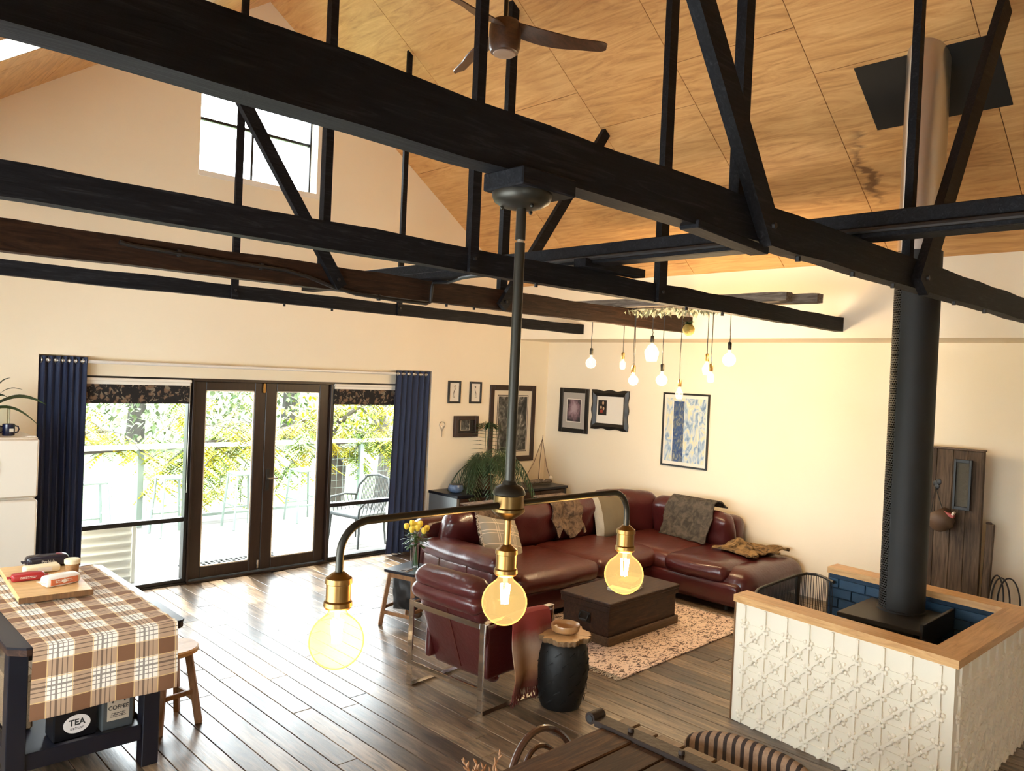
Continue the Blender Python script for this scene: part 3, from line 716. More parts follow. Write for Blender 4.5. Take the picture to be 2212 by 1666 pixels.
# ================================================================== CURTAINS, BLINDS
M['rod_silver']=plain('satin_silver_rod',(.84,.82,.78),.35,.15)
rod=thing('curtain_rod','long silver curtain rod under the recess','curtain rod',(4.05,8.05,2.25))
MB().cyl((1.86,8.03,2.25),(6.24,8.03,2.25),.017,n=12).build('rod','rod_silver',rod)
for x in (1.95,4.05,6.12): MB().bb(x-.008,x+.008,8.04,8.10,2.244,2.262).build('bracket','nickel',rod,smooth=False)
def curtain(lab,x0,x1,N,amp,xb0,xb1,seed):
    t=thing('curtain',lab,'curtain',((x0+x1)/2,8.04,0.0),0,'navy curtains')
    rr=random.Random(seed); ph=[rr.uniform(-.5,.5) for _ in range(40)]
    def fn(u,v):
        z=.015+2.275*(1-v); k=v
        xx=(x0+(x1-x0)*u)*(1-k)+(xb0+(xb1-xb0)*u)*k
        g=u*N*2*pi+.5*math.sin(u*9+seed)+.35*k*math.sin(u*5+seed*2)
        a=amp*(.8+.35*math.sin(u*13+seed)*k+.15*k)
        return V((xx+.012*math.sin(g*2)*1.0, 8.020+a*math.sin(g)*.9-.012*k, z))
    MB().sheet(fn,int(N*14),30,.003).build('fabric','curtain',t)
    for i in range(int(N*2)):
        u=(i+.5)/(N*2); MB().tube([(x0+(x1-x0)*u,8.03+.026*math.cos(a),2.25+.026*math.sin(a)) for a in [2*pi*k/14 for k in range(14)]],.0045,6,closed=True).build('eyelet','nickel',t)
    return t
curtain('navy blue eyelet curtain beside the white fridge',1.84,2.235,7,.034,1.85,2.23,1)
curtain('navy blue eyelet curtain beside the small seahorse pictures',5.72,6.245,6,.034,5.66,6.20,4)
def floral(nt,tc):
    mp=nt.nodes.new('ShaderNodeMapping'); mp.inputs['Scale'].default_value=(1,1,1); nt.links.new(tc.outputs['Object'],mp.inputs['Vector'])
    vo=nt.nodes.new('ShaderNodeTexVoronoi'); vo.inputs['Scale'].default_value=15; vo.inputs['Randomness'].default_value=.9
    nv=nt.nodes.new('ShaderNodeVectorMath'); nv.operation='ADD'
    nn=nt.nodes.new('ShaderNodeTexNoise'); nn.inputs['Scale'].default_value=14; nt.links.new(tc.outputs['Object'],nn.inputs['Vector'])
    sc_=nt.nodes.new('ShaderNodeVectorMath'); sc_.operation='SCALE'; sc_.inputs['Scale'].default_value=.12; nt.links.new(nn.outputs['Color'],sc_.inputs[0])
    nt.links.new(tc.outputs['Object'],nv.inputs[0]); nt.links.new(sc_.outputs[0],nv.inputs[1]); nt.links.new(nv.outputs[0],vo.inputs['Vector'])
    r=ramp(nt,[(.0,(0.24,0.15,0.09)),(.30,(0.15,0.095,0.06)),(.42,(0.012,0.010,0.011)),(1,(0.008,0.007,0.009))]); nt.links.new(vo.outputs['Distance'],r.inputs[0])
    n2=nnoise(nt,tc.outputs['Object'],20,4,1.5)
    k=nmath(nt,'GREATER_THAN',n2,.60); return nmix(nt,k,r.outputs[0],(0.20,0.165,0.12))
M['floral']=stripes_mat('dark_floral_fabric',floral,.85)
for lab,x0,x1 in (('raised roller blind with dark floral fabric beside the left curtain',2.10,3.225),('raised roller blind with dark floral fabric beside the right curtain',4.90,5.90)):
    t=thing('roller_blind',lab,'blind',((x0+x1)/2,8.085,2.08),0,'floral roller blinds')
    MB().cyl((x0,8.08,2.085),(x1,8.08,2.085),.017,n=14).build('roller','white_paint',t)
    MB().bb(x0,x1,8.078,8.085,2.042,2.075).build('hem_band','white_paint',t,smooth=False)
    MB().bb(x0,x1,8.077,8.084,1.858,2.042).build('fabric','floral',t,smooth=False)
    MB().cyl((x1-.012,8.07,2.08),(x1-.012,8.07,.95),.003,n=6).build('pull_chain','nickel',t)

# ================================================================== PICTURES
def art(name,fn,rough=.5): return stripes_mat(name,fn,rough)
def noise_art(stops,scale,detail=10,dist=1.0,stretch=(1,1,1)):
    def f(nt,tc):
        mp=nt.nodes.new('ShaderNodeMapping'); mp.inputs['Scale'].default_value=stretch; nt.links.new(tc.outputs['Object'],mp.inputs['Vector'])
        r=ramp(nt,stops); nt.links.new(nnoise(nt,mp.outputs[0],scale,detail,dist),r.inputs[0]); return r.outputs[0]
    return f
M['frame_black']=plain('black_frame',(0.008,0.008,0.008),.4); M['frame_brown']=plain('dark_brown_frame',(0.03,0.012,0.007),.4)
M['mount']=plain('cream_mount',(0.72,0.64,0.52),.9); M['mount_grey']=plain('grey_mount',(0.42,0.39,0.35),.9); M['paper']=plain('white_paper',(0.80,0.76,0.68),.9); M['ink']=plain('dark_ink',(0.03,0.028,0.025),.9)
M['art_forest']=art('monochrome_forest_print',noise_art([(.30,(.008,.008,.008)),(.46,(.04,.04,.036)),(.58,(.14,.135,.12)),(.72,(.42,.40,.36))],9,12,1.5,(1,1,.8)))
def neb(nt,tc):
    xyz=sepxyz(nt,tc.outputs['Object']); d=nmath(nt,'SQRT',nmath(nt,'ADD',nmath(nt,'POWER',nmath(nt,'MULTIPLY',xyz[1],5.6),2),nmath(nt,'POWER',nmath(nt,'MULTIPLY',nmath(nt,'SUBTRACT',xyz[2],0.02),4.0),2)))
    k=nmath(nt,'ADD',d,nmath(nt,'MULTIPLY_ADD',nnoise(nt,tc.outputs['Object'],14,8,1),.9,-.45))
    r=ramp(nt,[(.15,(.42,.32,.36)),(.45,(.22,.14,.17)),(.75,(.05,.04,.05)),(.95,(.01,.01,.013))]); nt.links.new(k,r.inputs[0]); return r.outputs[0]
M['art_nebula']=art('pink_nebula_print',neb)
M['art_blue']=art('blue_yellow_abstract_print',noise_art([(.28,(.10,.18,.36)),(.42,(.32,.44,.58)),(.52,(.60,.66,.66)),(.60,(.70,.66,.42)),(.72,(.80,.79,.72))],9,10,2.2,(1,1,.55)))
M['art_blue_dark']=art('indigo_batik_strip',noise_art([(.30,(.008,.025,.12)),(.46,(.04,.09,.22)),(.56,(.12,.14,.16)),(.70,(.35,.36,.33))],16,10,2,(1,1,.6)))
M['art_dark']=plain('dark_portrait_ground',(.015,.012,.01),.5)
M['skin_paint']=plain('pale_paint',(.50,.33,.20),.6); M['red_paint']=plain('red_paint',(.30,.04,.025),.6)
def picture(lab,axis,wall,c,z0,z1,wd,ft,fm,mount,inner,am,depth=.025,group='framed pictures',inner_off=(0,0)):
    """axis 1: hangs on the gable (faces -y); axis 0: hangs on the right wall (faces -x)"""
    zc=(z0+z1)/2
    t=thing('framed_picture',lab,'picture',(c,wall,zc) if axis==1 else (wall,c,zc),0,group)
    def bx(mb,u0,u1,a,b,d0,d1,bev=0.0):
        if axis==1: mb.bb(c+u0,c+u1,wall-d1,wall-d0,zc+a,zc+b,bev)
        else: mb.bb(wall-d1,wall-d0,c-u1,c-u0,zc+a,zc+b,bev)   # u runs right in the photo
        return mb
    h=(z1-z0)/2; w_=wd/2; m=MB()
    bx(m,-w_,-w_+ft,-h,h,0.002,depth,.003); bx(m,w_-ft,w_,-h,h,0.002,depth,.003); bx(m,-w_+ft,w_-ft,-h,-h+ft,0.002,depth,.003); bx(m,-w_+ft,w_-ft,h-ft,h,0.002,depth,.003)
    m.build('frame',fm,t,smooth=False)
    bx(MB(),-w_+ft,w_-ft,-h+ft,h-ft,0.003,.010).build('mount',mount,t,smooth=False)
    if inner:
        iw,ih=inner; ox,oz=inner_off; bx(MB(),ox-iw/2,ox+iw/2,oz-ih/2,oz+ih/2,.010,.012).build('print',am,t,smooth=False)
    return t,bx,zc
# seahorse sketches
def seahorse(t,c,zc,flip):
    m=MB(); pts=[];rr=[]
    for k in range(26):
        u=k/25; z=.075-.15*u; x=.012*math.sin(u*7)*(1-.2*u)
        if u>.82: a=(u-.82)/.18*4.6; x=.012*math.sin(.82*7)-.014*math.sin(a)*(.9); z=.075-.15*.82-.012*(1-math.cos(a))*.9
        pts.append((c+flip*x,YG-.013,zc+z)); rr.append(.003+.0095*math.sin(min(1,u*1.25)*pi)**1.2 if u<.8 else .003)
    m.tube(pts,rr,6,flat=.2); m.tube([(c,YG-.013,zc+.072),(c+flip*.012,YG-.013,zc+.082),(c+flip*.022,YG-.013,zc+.078)],[.006,.005,.002],6)
    m.build('drawing','ink',t)
t,_,zc=picture('small framed seahorse sketch on white, nearer the navy curtain',1,YG,6.635,1.89,2.185,.212,.026,'frame_black','paper',None,None); seahorse(t,6.635,zc,1)
t,_,zc=picture('small framed seahorse sketch on white, beside the large forest print',1,YG,7.005,1.89,2.182,.208,.026,'frame_black','paper',None,None); seahorse(t,7.005,zc,-1)
t,bx,zc=picture('large brown framed monochrome forest print behind the palm',1,YG,7.715,1.075,2.150,.885,.075,'frame_brown','mount',(.60,.80),'frame_black')
bx(MB(),-.29,.29,-.39,.39,.012,.0125).build('print_border','mount',t,smooth=False); bx(MB(),-.278,.278,-.378,.378,.0125,.0135).build('print','art_forest',t,smooth=False)
t,bx,zc=picture('small square dark shadow-box picture above the palm fronds',1,YG,6.85,1.445,1.725,.405,.055,'frame_brown','art_dark',None,None,.05)
bx(MB(),-.085,.075,-.055,.085,.012,.014).build('print_border','mount',t,smooth=False); bx(MB(),-.078,.068,-.048,.078,.014,.015).build('print','art_forest',t,smooth=False)
t,bx,zc=picture('black framed pink nebula print with grey mount by the room corner',0,XL1,7.45,1.515,2.145,.545,.062,'frame_black','mount_grey',None,None)
bx(MB(),-.135,.135,-.165,.165,.010,.011).build('print_border','paper',t,smooth=False); bx(MB(),-.125,.125,-.155,.155,.011,.0125).build('print','art_nebula',t,smooth=False)
# ornate wavy frame with a small dark painting set left of centre
t=thing('ornate_frame','wavy carved black picture frame holding a small dark painting','picture',(XL1,6.80,1.875),0,'framed pictures')
m=MB(); n=96; out=[]; inn=[]
hw,hh=.315,.265
for k in range(n):
    a=2*pi*k/n; cx_,cz_=math.cos(a),math.sin(a); s_=1/max(abs(cx_),abs(cz_)); ux,uz=cx_*s_,cz_*s_
    e=(1-abs(min(abs(ux),abs(uz))));  wav=.009*math.cos(2.6*pi*min(abs(ux),abs(uz)))+.010*max(0,min(abs(ux),abs(uz))-.86)/.14
    out.append((ux*(hw+wav),uz*(hh+wav))); inn.append((ux*.235,uz*.185))
for k in range(n):
    j=(k+1)%n
    def P(pr,d): return (XL1-d,6.80-pr[0],1.875+pr[1])
    mid=lambda i:((out[i][0]+inn[i][0])/2,(out[i][1]+inn[i][1])/2)
    a=[P(out[k],.002),P(out[j],.002),P(out[j],.022),P(out[k],.022),P(mid(j),.045),P(mid(k),.045),P(inn[j],.02),P(inn[k],.02),P(inn[j],.003),P(inn[k],.003)]
    m.add(a,[(0,1,2,3),(3,2,4,5),(5,4,6,7),(7,6,8,9)])
m.build('carved_frame','frame_black',t)
MB().bb(XL1-.006,XL1-.002,6.80-.24,6.80+.24,1.69,2.06).build('backing','paper',t,smooth=False)
MB().bb(XL1-.012,XL1-.006,6.80+.06,6.80+.205,1.80,2.005).build('painting','art_dark',t,smooth=False)
m=MB(); m.sph((XL1-.012,6.92,1.965),.022,10,8,(.1,.8,1.1)); m.sph((XL1-.012,6.955,1.905),.02,10,8,(.1,.9,1)); m.sph((XL1-.012,6.91,1.89),.016,10,8,(.1,1,1.4)); m.build('pale_figures','skin_paint',t)
MB().sph((XL1-.012,6.945,1.85),.03,10,8,(.08,1,.8)).build('red_drapery','red_paint',t)
# tall abstract
t,bx,zc=picture('tall thin-framed abstract print in washed blues and yellow above sofa',0,XL1,5.59,1.232,2.16,.68,.022,'frame_black','paper',(.58,.80),'art_blue')
bx(MB(),-.175,-.02,-.40,.36,.012,.0135).build('print_strip','art_blue_dark',t,smooth=False); bx(MB(),-.19,-.175,-.40,.36,.012,.0137).build('print_line','paper',t,smooth=False); bx(MB(),.19,.20,-.40,.40,.012,.0137).build('print_line','paper',t,smooth=False)
# wall ornament beside the curtain
t=thing('wall_ornament','small silver leaf-shaped wall ornament under the seahorse sketch','ornament',(6.46,YG,1.6))
m=MB(); m.tube([(6.46+.045*math.cos(a)*(1 if math.sin(a)>0 else (1+math.sin(a)*.9)),YG-.008,1.60+.05*math.sin(a)*(1 if math.sin(a)>0 else 1.5)) for a in [2*pi*k/20 for k in range(20)]],.005,6,closed=True); m.build('ring','nickel',t)
m=MB(); m.sph((6.46,YG-.008,1.57),.03,10,8,(.8,.15,1)); m.cyl((6.46,YG-.008,1.54),(6.46,YG-.008,1.45),.005,.002,8); m.build('drop','nickel',t)
# ================================================================== LIVING AREA
# rug
def rugm(nt,tc):
    v=tc.outputs['Object']; n1=nnoise(nt,v,26,3,.4); n2=nnoise(nt,v,4.0,4,1.0)
    mp=nt.nodes.new('ShaderNodeMapping'); mp.inputs['Scale'].default_value=(1.0,2.4,1); nt.links.new(v,mp.inputs['Vector']); n3=nnoise(nt,mp.outputs[0],15,6,2.0)
    base=nmix(nt,n2,(.62,.45,.35),(.86,.70,.58)); k=nmath(nt,'GREATER_THAN',nmath(nt,'ADD',n3,nmath(nt,'MULTIPLY',n1,.30)),.70)
    return nmix(nt,nmath(nt,'MULTIPLY',k,.92),base,(.07,.035,.025))
M['rug']=stripes_mat('faded_pink_rug',rugm,.95); M['fringe']=plain('cotton_fringe',(.55,.47,.38),.95)
RR=math.radians(2)
rug=thing('rug','faded pink patterned rug with white fringe under the trunk','rug',(5.88,4.42,0),RR)
m=tl(rug)
m.sheet(lambda u,v:V((-1.04+2.08*u,-.70+1.40*v,.012+.0025*noise.noise(V((u*9,v*7,0))))),40,30,.010); m.build('woven_field','rug',rug)
fr=random.Random(5); m=tl(rug)
for sx in (-1.04,1.04):
    for k in range(110):
        y=-.695+1.39*k/109; d=(1 if sx>0 else -1)
        m.tube([(sx,y,.007),(sx+d*.03,y+fr.uniform(-.01,.01),.006),(sx+d*fr.uniform(.05,.075),y+fr.uniform(-.02,.02),.004)],.0035,4)
m.build('fringe','fringe',rug,fix=False,kind='stuff')

# sectional sofa ------------------------------------------------------------
sf=thing('sectional_sofa','oxblood leather corner sofa with chaise along both walls','sofa',(6.7,5.3,0))
def S(name,c,d,r,puff=.02,wr=.006,ws=6,seed=0,mat='leather',rot=None):
    return MB().soft(c,d,r,puff,4,wr,ws,seed,rot).build(name,mat,sf)
# plinths
S('base',(6.15,5.62,.18),(2.75,1.12,.24),.05,.0,.003,5,1)
S('base',(7.72,5.16,.18),(1.28,2.3,.24),.06,.0,.003,5,2)
S('chaise_end',(7.76,4.17,.245),(1.24,.50,.36),.16,.02,.004,5,3)
m=MB()
for p in ((4.95,5.2),(4.95,6.15),(6.4,5.2),(7.2,4.2),(7.2,5.0),(8.2,4.2),(8.2,6.2),(6.5,6.15)):
    MB().cyl((p[0],p[1],0),(p[0],p[1],.075),.022,.03,10).build('foot','black',sf)
# seat cushions
S('seat_cushion',(5.62,5.50,.37),(1.10,.98,.20),.085,.03,.010,7,4,'leather_worn')
S('seat_cushion',(6.70,5.52,.37),(1.06,.98,.20),.085,.03,.010,7,5,'leather_worn')
S('seat_cushion',(7.62,5.35,.37),(1.06,.98,.20),.085,.03,.010,7,6,'leather_worn')
S('seat_cushion',(7.66,4.55,.365),(1.16,.76,.19),.085,.03,.010,7,7,'leather')
# backs
S('back_frame',(6.30,6.27,.47),(3.05,.24,.70),.10,.0,.004,5,8)
S('back_frame',(8.24,5.45,.45),(.26,1.60,.66),.11,.0,.004,5,9)
def tuft(c,d,rot,seed,name='back_cushion'):
    mb=MB().soft((0,0,0),d,.10,.035,4,.008,8,seed)
    # pull buttons into the front face (local -y)
    pts=[(-.22*d[0],.10*d[2]),(.22*d[0],.10*d[2])]
    for v in mb.v:
        if v.y<0:
            for (a,b_) in pts:
                q_=((v.x-a)**2+(v.z-b_)**2)**.5; v.y+=.045*math.exp(-(q_/.07)**2)
    T=Matrix.Translation(V(c))@rot; mb.v=[T@v for v in mb.v]; o=mb.build(name,'leather',sf)
    for (a,b_) in pts:
        MB(T).sph((a,-d[1]/2+.012,b_),.014,10,6,(1,.5,1)).build('button','leather',o)
tl_=rotm('X',12)
tuft((5.36,6.06,.66),(.78,.24,.46),tl_,11); tuft((6.17,6.06,.66),(.80,.24,.46),tl_,12); tuft((6.97,6.06,.66),(.78,.24,.46),tl_,13)
tuft((7.78,6.02,.67),(.80,.26,.50),rotm('Z',-38)@tl_,14)
tuft((8.06,5.38,.66),(.70,.24,.46),rotm('Z',-90)@tl_,15); tuft((8.06,4.92,.60),(.50,.22,.42),rotm('Z',-90)@tl_,16)
# left arm
S('arm',(4.90,5.62,.34),(.27,1.06,.50),.09,.01,.005,6,20)
S('arm_pad',(4.90,5.60,.585),(.33,1.10,.155),.075,.012,.010,9,21)
m=MB()
for y in (5.45,5.85): m.bb(4.752,4.764,y-.002,y+.002,.12,.52)
m.build('seam','seam',sf,kind='stuff')

from mathutils.bvhtree import BVHTree
def trees(objs):
    r=[]
    for o in objs:
        me=o.data; r.append(BVHTree.FromPolygons([W[o]@v.co for v in me.vertices],[tuple(p.vertices) for p in me.polygons]))
    return r
def push_out(pts,tr,off,it=3):
    out=[]
    for p in pts:
        p=V(p)
        for _ in range(it):
            mv=False
            for t in tr:
                l,n,i,d=t.find_nearest(p)
                if l is None: continue
                s=(p-l).dot(n)
                if s<off and d<.35: p=l+n*off; mv=True
            if not mv: break
        out.append(p)
    return out
SOFA=trees([o for o in sf.children if o.name.split('.')[0] in ('back_cushion','back_frame','seat_cushion','chaise_end','arm','arm_pad')])
# cushions and skins on the sofa
M['taupe']=None
def plaid(nt,tc):
    x=sepxyz(nt,tc.outputs['Object'])
    def ln(s,offs):
        k=None
        for o_ in offs:
            e=nmath(nt,'LESS_THAN',nmath(nt,'ABSOLUTE',nmath(nt,'SUBTRACT',s,o_)),.004); k=e if k is None else nmath(nt,'MAXIMUM',k,e)
        return k
    k=nmath(nt,'MAXIMUM',ln(x[0],(-.13,-.10,.10,.125,.15)),ln(x[1],(-.09,.02,.05,.13)))
    return nmix(nt,k,(.30,.27,.22),(.62,.52,.40))
M['plaid_cushion']=stripes_mat('grey_windowpane_check',plaid,.95)
def fur(name,a,b_,s): 
    m=plain(name,a,.95,bump=.9,bscale=90,var=0); nt=m.node_tree; b=nt.nodes['Principled BSDF']; tc=nt.nodes.new('ShaderNodeTexCoord')
    r=ramp(nt,[(.35,a),(.65,b_)]); nt.links.new(nnoise(nt,tc.outputs['Object'],s,8,1),r.inputs[0]); nt.links.new(r.outputs[0],b.inputs['Base Color']); return m
M['fur_brown']=fur('brown_fur',(.05,.03,.018),(.20,.13,.08),16); M['fur_grey']=fur('grey_brown_fur',(.035,.028,.02),(.10,.08,.06),14); M['fur_tan']=fur('tan_fur',(.06,.035,.012),(.30,.18,.07),14)
M['khaki_linen']=plain('khaki_linen',(.15,.12,.075),.95,bump=.3,bscale=120,var=.15); M['pale_linen']=plain('pale_linen',(.36,.34,.29),.95,bump=.3,bscale=120)
def cushion(lab,name,c,d,R,mat,seed=1,cat='cushion'):
    t=thing(name,lab,cat,c,0,'sofa cushions'); mb=MB(Matrix.Translation(V(c))@R).pillow((0,0,0),d,None,16,.015,seed)
    # local coordinates kept for the pattern
    o=mb.build('cover',mat,t); return t
t=thing('scatter_cushion','grey windowpane-check cushion with frayed edge on the sofa arm end','cushion',(5.42,5.78,.62),0,'sofa cushions')
Rc=Matrix.Translation(V((5.42,5.70,.66)))@rotm('Z',14)@rotm('X',62)@rotm('Z',-14)
mb=MB().pillow((0,0,0),(.62,.44,.16),None,16,.012,2); me=mb.mesh('cover','plaid_cushion'); o=bpy.data.objects.new('cover',me); COL.objects.link(o); o.parent=t; o.matrix_local=W[t].inverted()@Rc
m=MB(); rf=random.Random(2)
for k in range(60):
    v=-.2+.4*k/59; m.tube([(-.295,v,0),(-.312,v+rf.uniform(-.01,.01),rf.uniform(-.01,.01)),(-.335,v+rf.uniform(-.02,.02),rf.uniform(-.015,.015))],.003,4)
me=m.mesh('fringe','fringe',fix=False); o=bpy.data.objects.new('fringe',me); COL.objects.link(o); o.parent=t; o.matrix_local=W[t].inverted()@Rc; o['kind']='stuff'
t=thing('scatter_cushion','khaki linen cushion with pale side band in the sofa corner','cushion',(7.36,5.86,.68),0,'sofa cushions')
Rk=Matrix.Translation(V((7.34,5.84,.68)))@rotm('Z',-14)@rotm('X',70)
MB(Rk).pillow((0,0,0),(.52,.50,.15),None,16,.012,5).build('cover','khaki_linen',t)
mb=MB().pillow((0,0,0),(.53,.51,.165),None,24,.012,5); mb.f=[f for f in mb.f if max(mb.v[i].x for i in f)<-.165]; mb.v=[Rk@v for v in mb.v]; mb.build('side_band','pale_linen',t)
def skin(lab,name,fn,mat,nu=26,nv=26,t_=.014):
    t=thing(name,lab,'fur throw',tuple(fn(.5,.5)),0,'animal skins on the sofa')
    G=push_out([fn(i/(nu-1),j/(nv-1)) for i in range(nu) for j in range(nv)],SOFA,t_+.006)
    def fn2(u,v): return G[int(round(u*(nu-1)))*nv+int(round(v*(nv-1)))]
    MB().sheet(fn2,nu,nv,t_ if name!='x' else t_).build('hide',mat,t); return t
def ragged(u,v,a=.06): return a*noise.noise(V((u*6,v*6,3.3)))
# small brown skin on the middle back
def f1(u,v):
    x=6.60+.46*(u-.5)+ragged(u,v,.05)+.05*(v-.5); k=v
    if k<.25: y=6.20-.12*(k/.25); z=.93
    else: y=6.02-.18*((k-.25)/.75)-.005; z=.925-.40*((k-.25)/.75)*(1-.35*abs(2*u-1)*noise.noise(V((u*9,2,0)))-.25*math.sin(u*9)*.6)
    return V((x,y-.02,z+.006))
skin('ragged brown fur skin over the middle of the sofa back','fur_skin',f1,'fur_brown')
def f2(u,v):
    x=5.48+.44*(u-.5)+ragged(u,v,.03); k=v
    if k<.35: y=6.20-.16*(k/.35); z=.93
    else: y=5.98-.12*((k-.35)/.65); z=.92-.36*((k-.35)/.65)
    return V((x,y-.03,z+.012))
skin('shaggy brown fur skin over the left end of the sofa back','fur_skin',f2,'fur_brown')
def f3(u,v):
    y=5.15+.62*(u-.5)+ragged(u,v,.04); k=v
    if k<.3: x=8.26-.24*(k/.3); z=.84+.10*math.sin(min(1,k/.3)*pi/2)
    else: x=7.98-.20*((k-.3)/.7); z=.925-.46*((k-.3)/.7)
    return V((x-.02,y,z+.015))
skin('dark grey fur skin over the sofa back beside the wall','fur_skin',f3,'fur_grey')
def f4(u,v):
    x=7.58+.72*u; y=4.62-.42*v-.10*u+ragged(u,v,.10)
    z=.475+.10*math.exp(-((u-.35)/.28)**2)*math.exp(-((v-.3)/.35)**2)+.03*math.sin(u*17+v*5)*.6+.025*noise.noise(V((u*5,v*5,1)))
    return V((x,y,max(z,.475)))
skin('crumpled tan spotted fur skin on the chaise seat','fur_skin',f4,'fur_tan',36,30,.018)

# armchair --------------------------------------------------------------------
AR=math.radians(4)
ac=thing('armchair','oxblood leather armchair on a flat chrome bar frame','armchair',(3.88,4.25,0),AR)
def A(): return tl(ac)
hx,hy=.36,.36; bw_=.048; bt=.014
for sy in (-1,1):
    y=sy*hy; m=A()
    m.bb(-hx-bt/2,-hx+bt/2,y-bw_/2,y+bw_/2,0,.63,.002); m.bb(hx-bt/2,hx+bt/2,y-bw_/2,y+bw_/2,0,.63,.002)
    m.bb(-hx+bt/2,hx-bt/2,y-bw_/2,y+bw_/2,0,bt,.002); m.bb(-hx+bt/2,hx-bt/2,y-bw_/2,y+bw_/2,.63-bt,.63,.002)
    m.build('side_frame','chrome',ac,smooth=False)
for (z,h_) in ((.605,.04),(.17,.045)):
    m=A(); m.bb(-hx-bt/2,-hx+bt/2,-hy+bw_/2,hy-bw_/2,z-h_/2,z+h_/2,.002); m.build('cross_bar','chrome',ac,smooth=False)
A().soft((.10,0,.34),(.54,.53,.15),.055,.02,4,.005,6,31).build('seat_cushion','leather',ac)
A().soft((.10,0,.245),(.50,.53,.07),.03,.0,4,.002,6,32).build('seat_base','leather',ac)
for sy in (-1,1): A().soft((.03,sy*.295,.385),(.58,.055,.36),.026,.0,4,.003,6,36+sy).build('side_panel','leather',ac)
# reclined back shell, thin and tall, and a padded head roll
rb=rotm('Y',-20)
mb=A(); mb.M=mb.M@Matrix.Translation(V((-.235,0,.46)))@rb; mb.soft((0,0,0),(.09,.63,.64),.05,.0,4,.004,6,33); mb.build('backrest','leather',ac)
mb=A(); mb.M=mb.M@Matrix.Translation(V((-.345,0,.735)))@rb; mb.soft((0,0,0),(.15,.66,.13),.06,.01,4,.006,9,34); mb.build('back_roll','leather',ac)
mb=A(); mb.M=mb.M@Matrix.Translation(V((-.325,0,.83)))@rb; mb.soft((0,0,0),(.17,.64,.13),.06,.012,4,.006,9,35); mb.build('head_cushion','leather',ac)
mb=A(); mb.M=mb.M@Matrix.Translation(V((-.285,0,.46)))@rb
mb.bb(-.004,.004,-.004,.004,-.27,.24); mb.build('back_seam','leather_worn',ac)
for y in (-.22,.22): A().cyl((-.352,y,.605),(-.335,y,.605),.012,n=10).build('fixing','chrome',ac)
# throw over the near arm
def thr(nt,tc):
    z=sepxyz(nt,tc.outputs['Object'])[2]; n=nmath(nt,'MULTIPLY_ADD',nnoise(nt,tc.outputs['Object'],30,3),.05,-.025)
    mr=nmath(nt,'MULTIPLY',nmath(nt,'ADD',z,n),1.25)
    r=ramp(nt,[(.12,(.09,.015,.012)),(.24,(.11,.03,.018)),(.36,(.30,.15,.07)),(.55,(.34,.22,.15)),(.62,(.24,.13,.09)),(.70,(.20,.025,.018)),(.90,(.26,.032,.024))]); nt.links.new(mr,r.inputs[0]); return r.outputs[0]
M['throw']=stripes_mat('red_tan_mohair',thr,.95)
tw=thing('throw_blanket','red and tan striped mohair throw over the armchair arm','throw',(3.80,3.86,0),AR)
def tb(u,v):
    x=-.10+.42*u+.018*math.sin(v*9+u*3); 
    s=v*1.05   # along the drape: inside -> over the arm -> down outside
    if s<.16: y=.10-.12*(s/.16); z=.52+.125*(s/.16)
    elif s<.24: y=-.02-.06*((s-.16)/.08); z=.655
    else: y=-.085-.03*math.sin((s-.24)*3)-.02*math.sin(u*11+1)*min(1,(s-.24)*3); z=.65-(s-.24)*.62
    if s>=.16: z+=.012*math.sin(u*pi)
    return V((x,y,z))
m=tl(tw); m.sheet(tb,26,44,.010); m.build('woven_cloth','throw',tw)
m=tl(tw); rf=random.Random(9)
for k in range(70):
    p=tb(k/69,1.0); m.tube([p,p+V((rf.uniform(-.012,.012),rf.uniform(-.01,.01),-.04)),p+V((rf.uniform(-.02,.02),rf.uniform(-.015,.015),-rf.uniform(.065,.09)))],.0032,4)
m.build('fringe','throw',tw,fix=False,kind='stuff')

# carved drum stool, wood slice, bowl
dx,dy=4.13,3.67
dr=thing('drum_stool','black carved wooden drum stool beside the armchair','stool',(dx,dy,0))
MB().lathe([(.10,0),(.135,.004),(.148,.03),(.168,.12),(.185,.22),(.190,.30),(.182,.38),(.165,.44),(.15,.465),(.145,.47)],(dx,dy,0),40).build('body','charcoal',dr)
m=MB()
for r_ in range(6):
    for k in range(11):
        a=2*pi*(k+.5*(r_%2))/11; z=.08+.065*r_; rad=.156+.034*math.sin(min(1,z/.32)*pi/2)- (max(0,z-.33)*.18)
        c=V((dx+rad*math.cos(a),dy+rad*math.sin(a),z)); t_=V((-math.sin(a),math.cos(a),0))
        m.bar(c-t_*.02+V((0,0,-.014)),c+t_*.02+V((0,0,.014)),.006,.006,0,(math.cos(a),math.sin(a),0))
m.build('carving','charcoal',dr,kind='stuff')
M['slice_top']=plain('cut_wood_face',(.46,.26,.10),.5,var=.25,vscale=14); M['slice_bark']=plain('rough_bark_edge',(.16,.09,.04),.9,bump=.8,bscale=60)
sl=thing('wood_slice','irregular live-edge wood slice lying on the drum stool','wood slice',(dx,dy,.47))
def wob(t): return 1+.09*math.sin(5*t+.4)+.05*math.sin(9*t)+.025*math.sin(31*t)-.30*math.exp(-((t-2.9)/.13)**2)-.14*math.exp(-((t-5.2)/.12)**2)
MB().lathe([(0,.471),(.185,.471),(.195,.48),(.197,.50),(.192,.508)],(dx,dy,0),120,wob).build('bark_edge','slice_bark',sl)
MB().lathe([(.192,.508),(.186,.511),(.0,.511)],(dx,dy,0),120,wob).build('cut_face','slice_top',sl)
bo=thing('wooden_bowl','small shallow wooden bowl on the wood slice','bowl',(dx+.01,dy-.01,.511))
M['bowl']=plain('turned_bowl_wood',(.36,.19,.075),.3,var=.2,vscale=10)
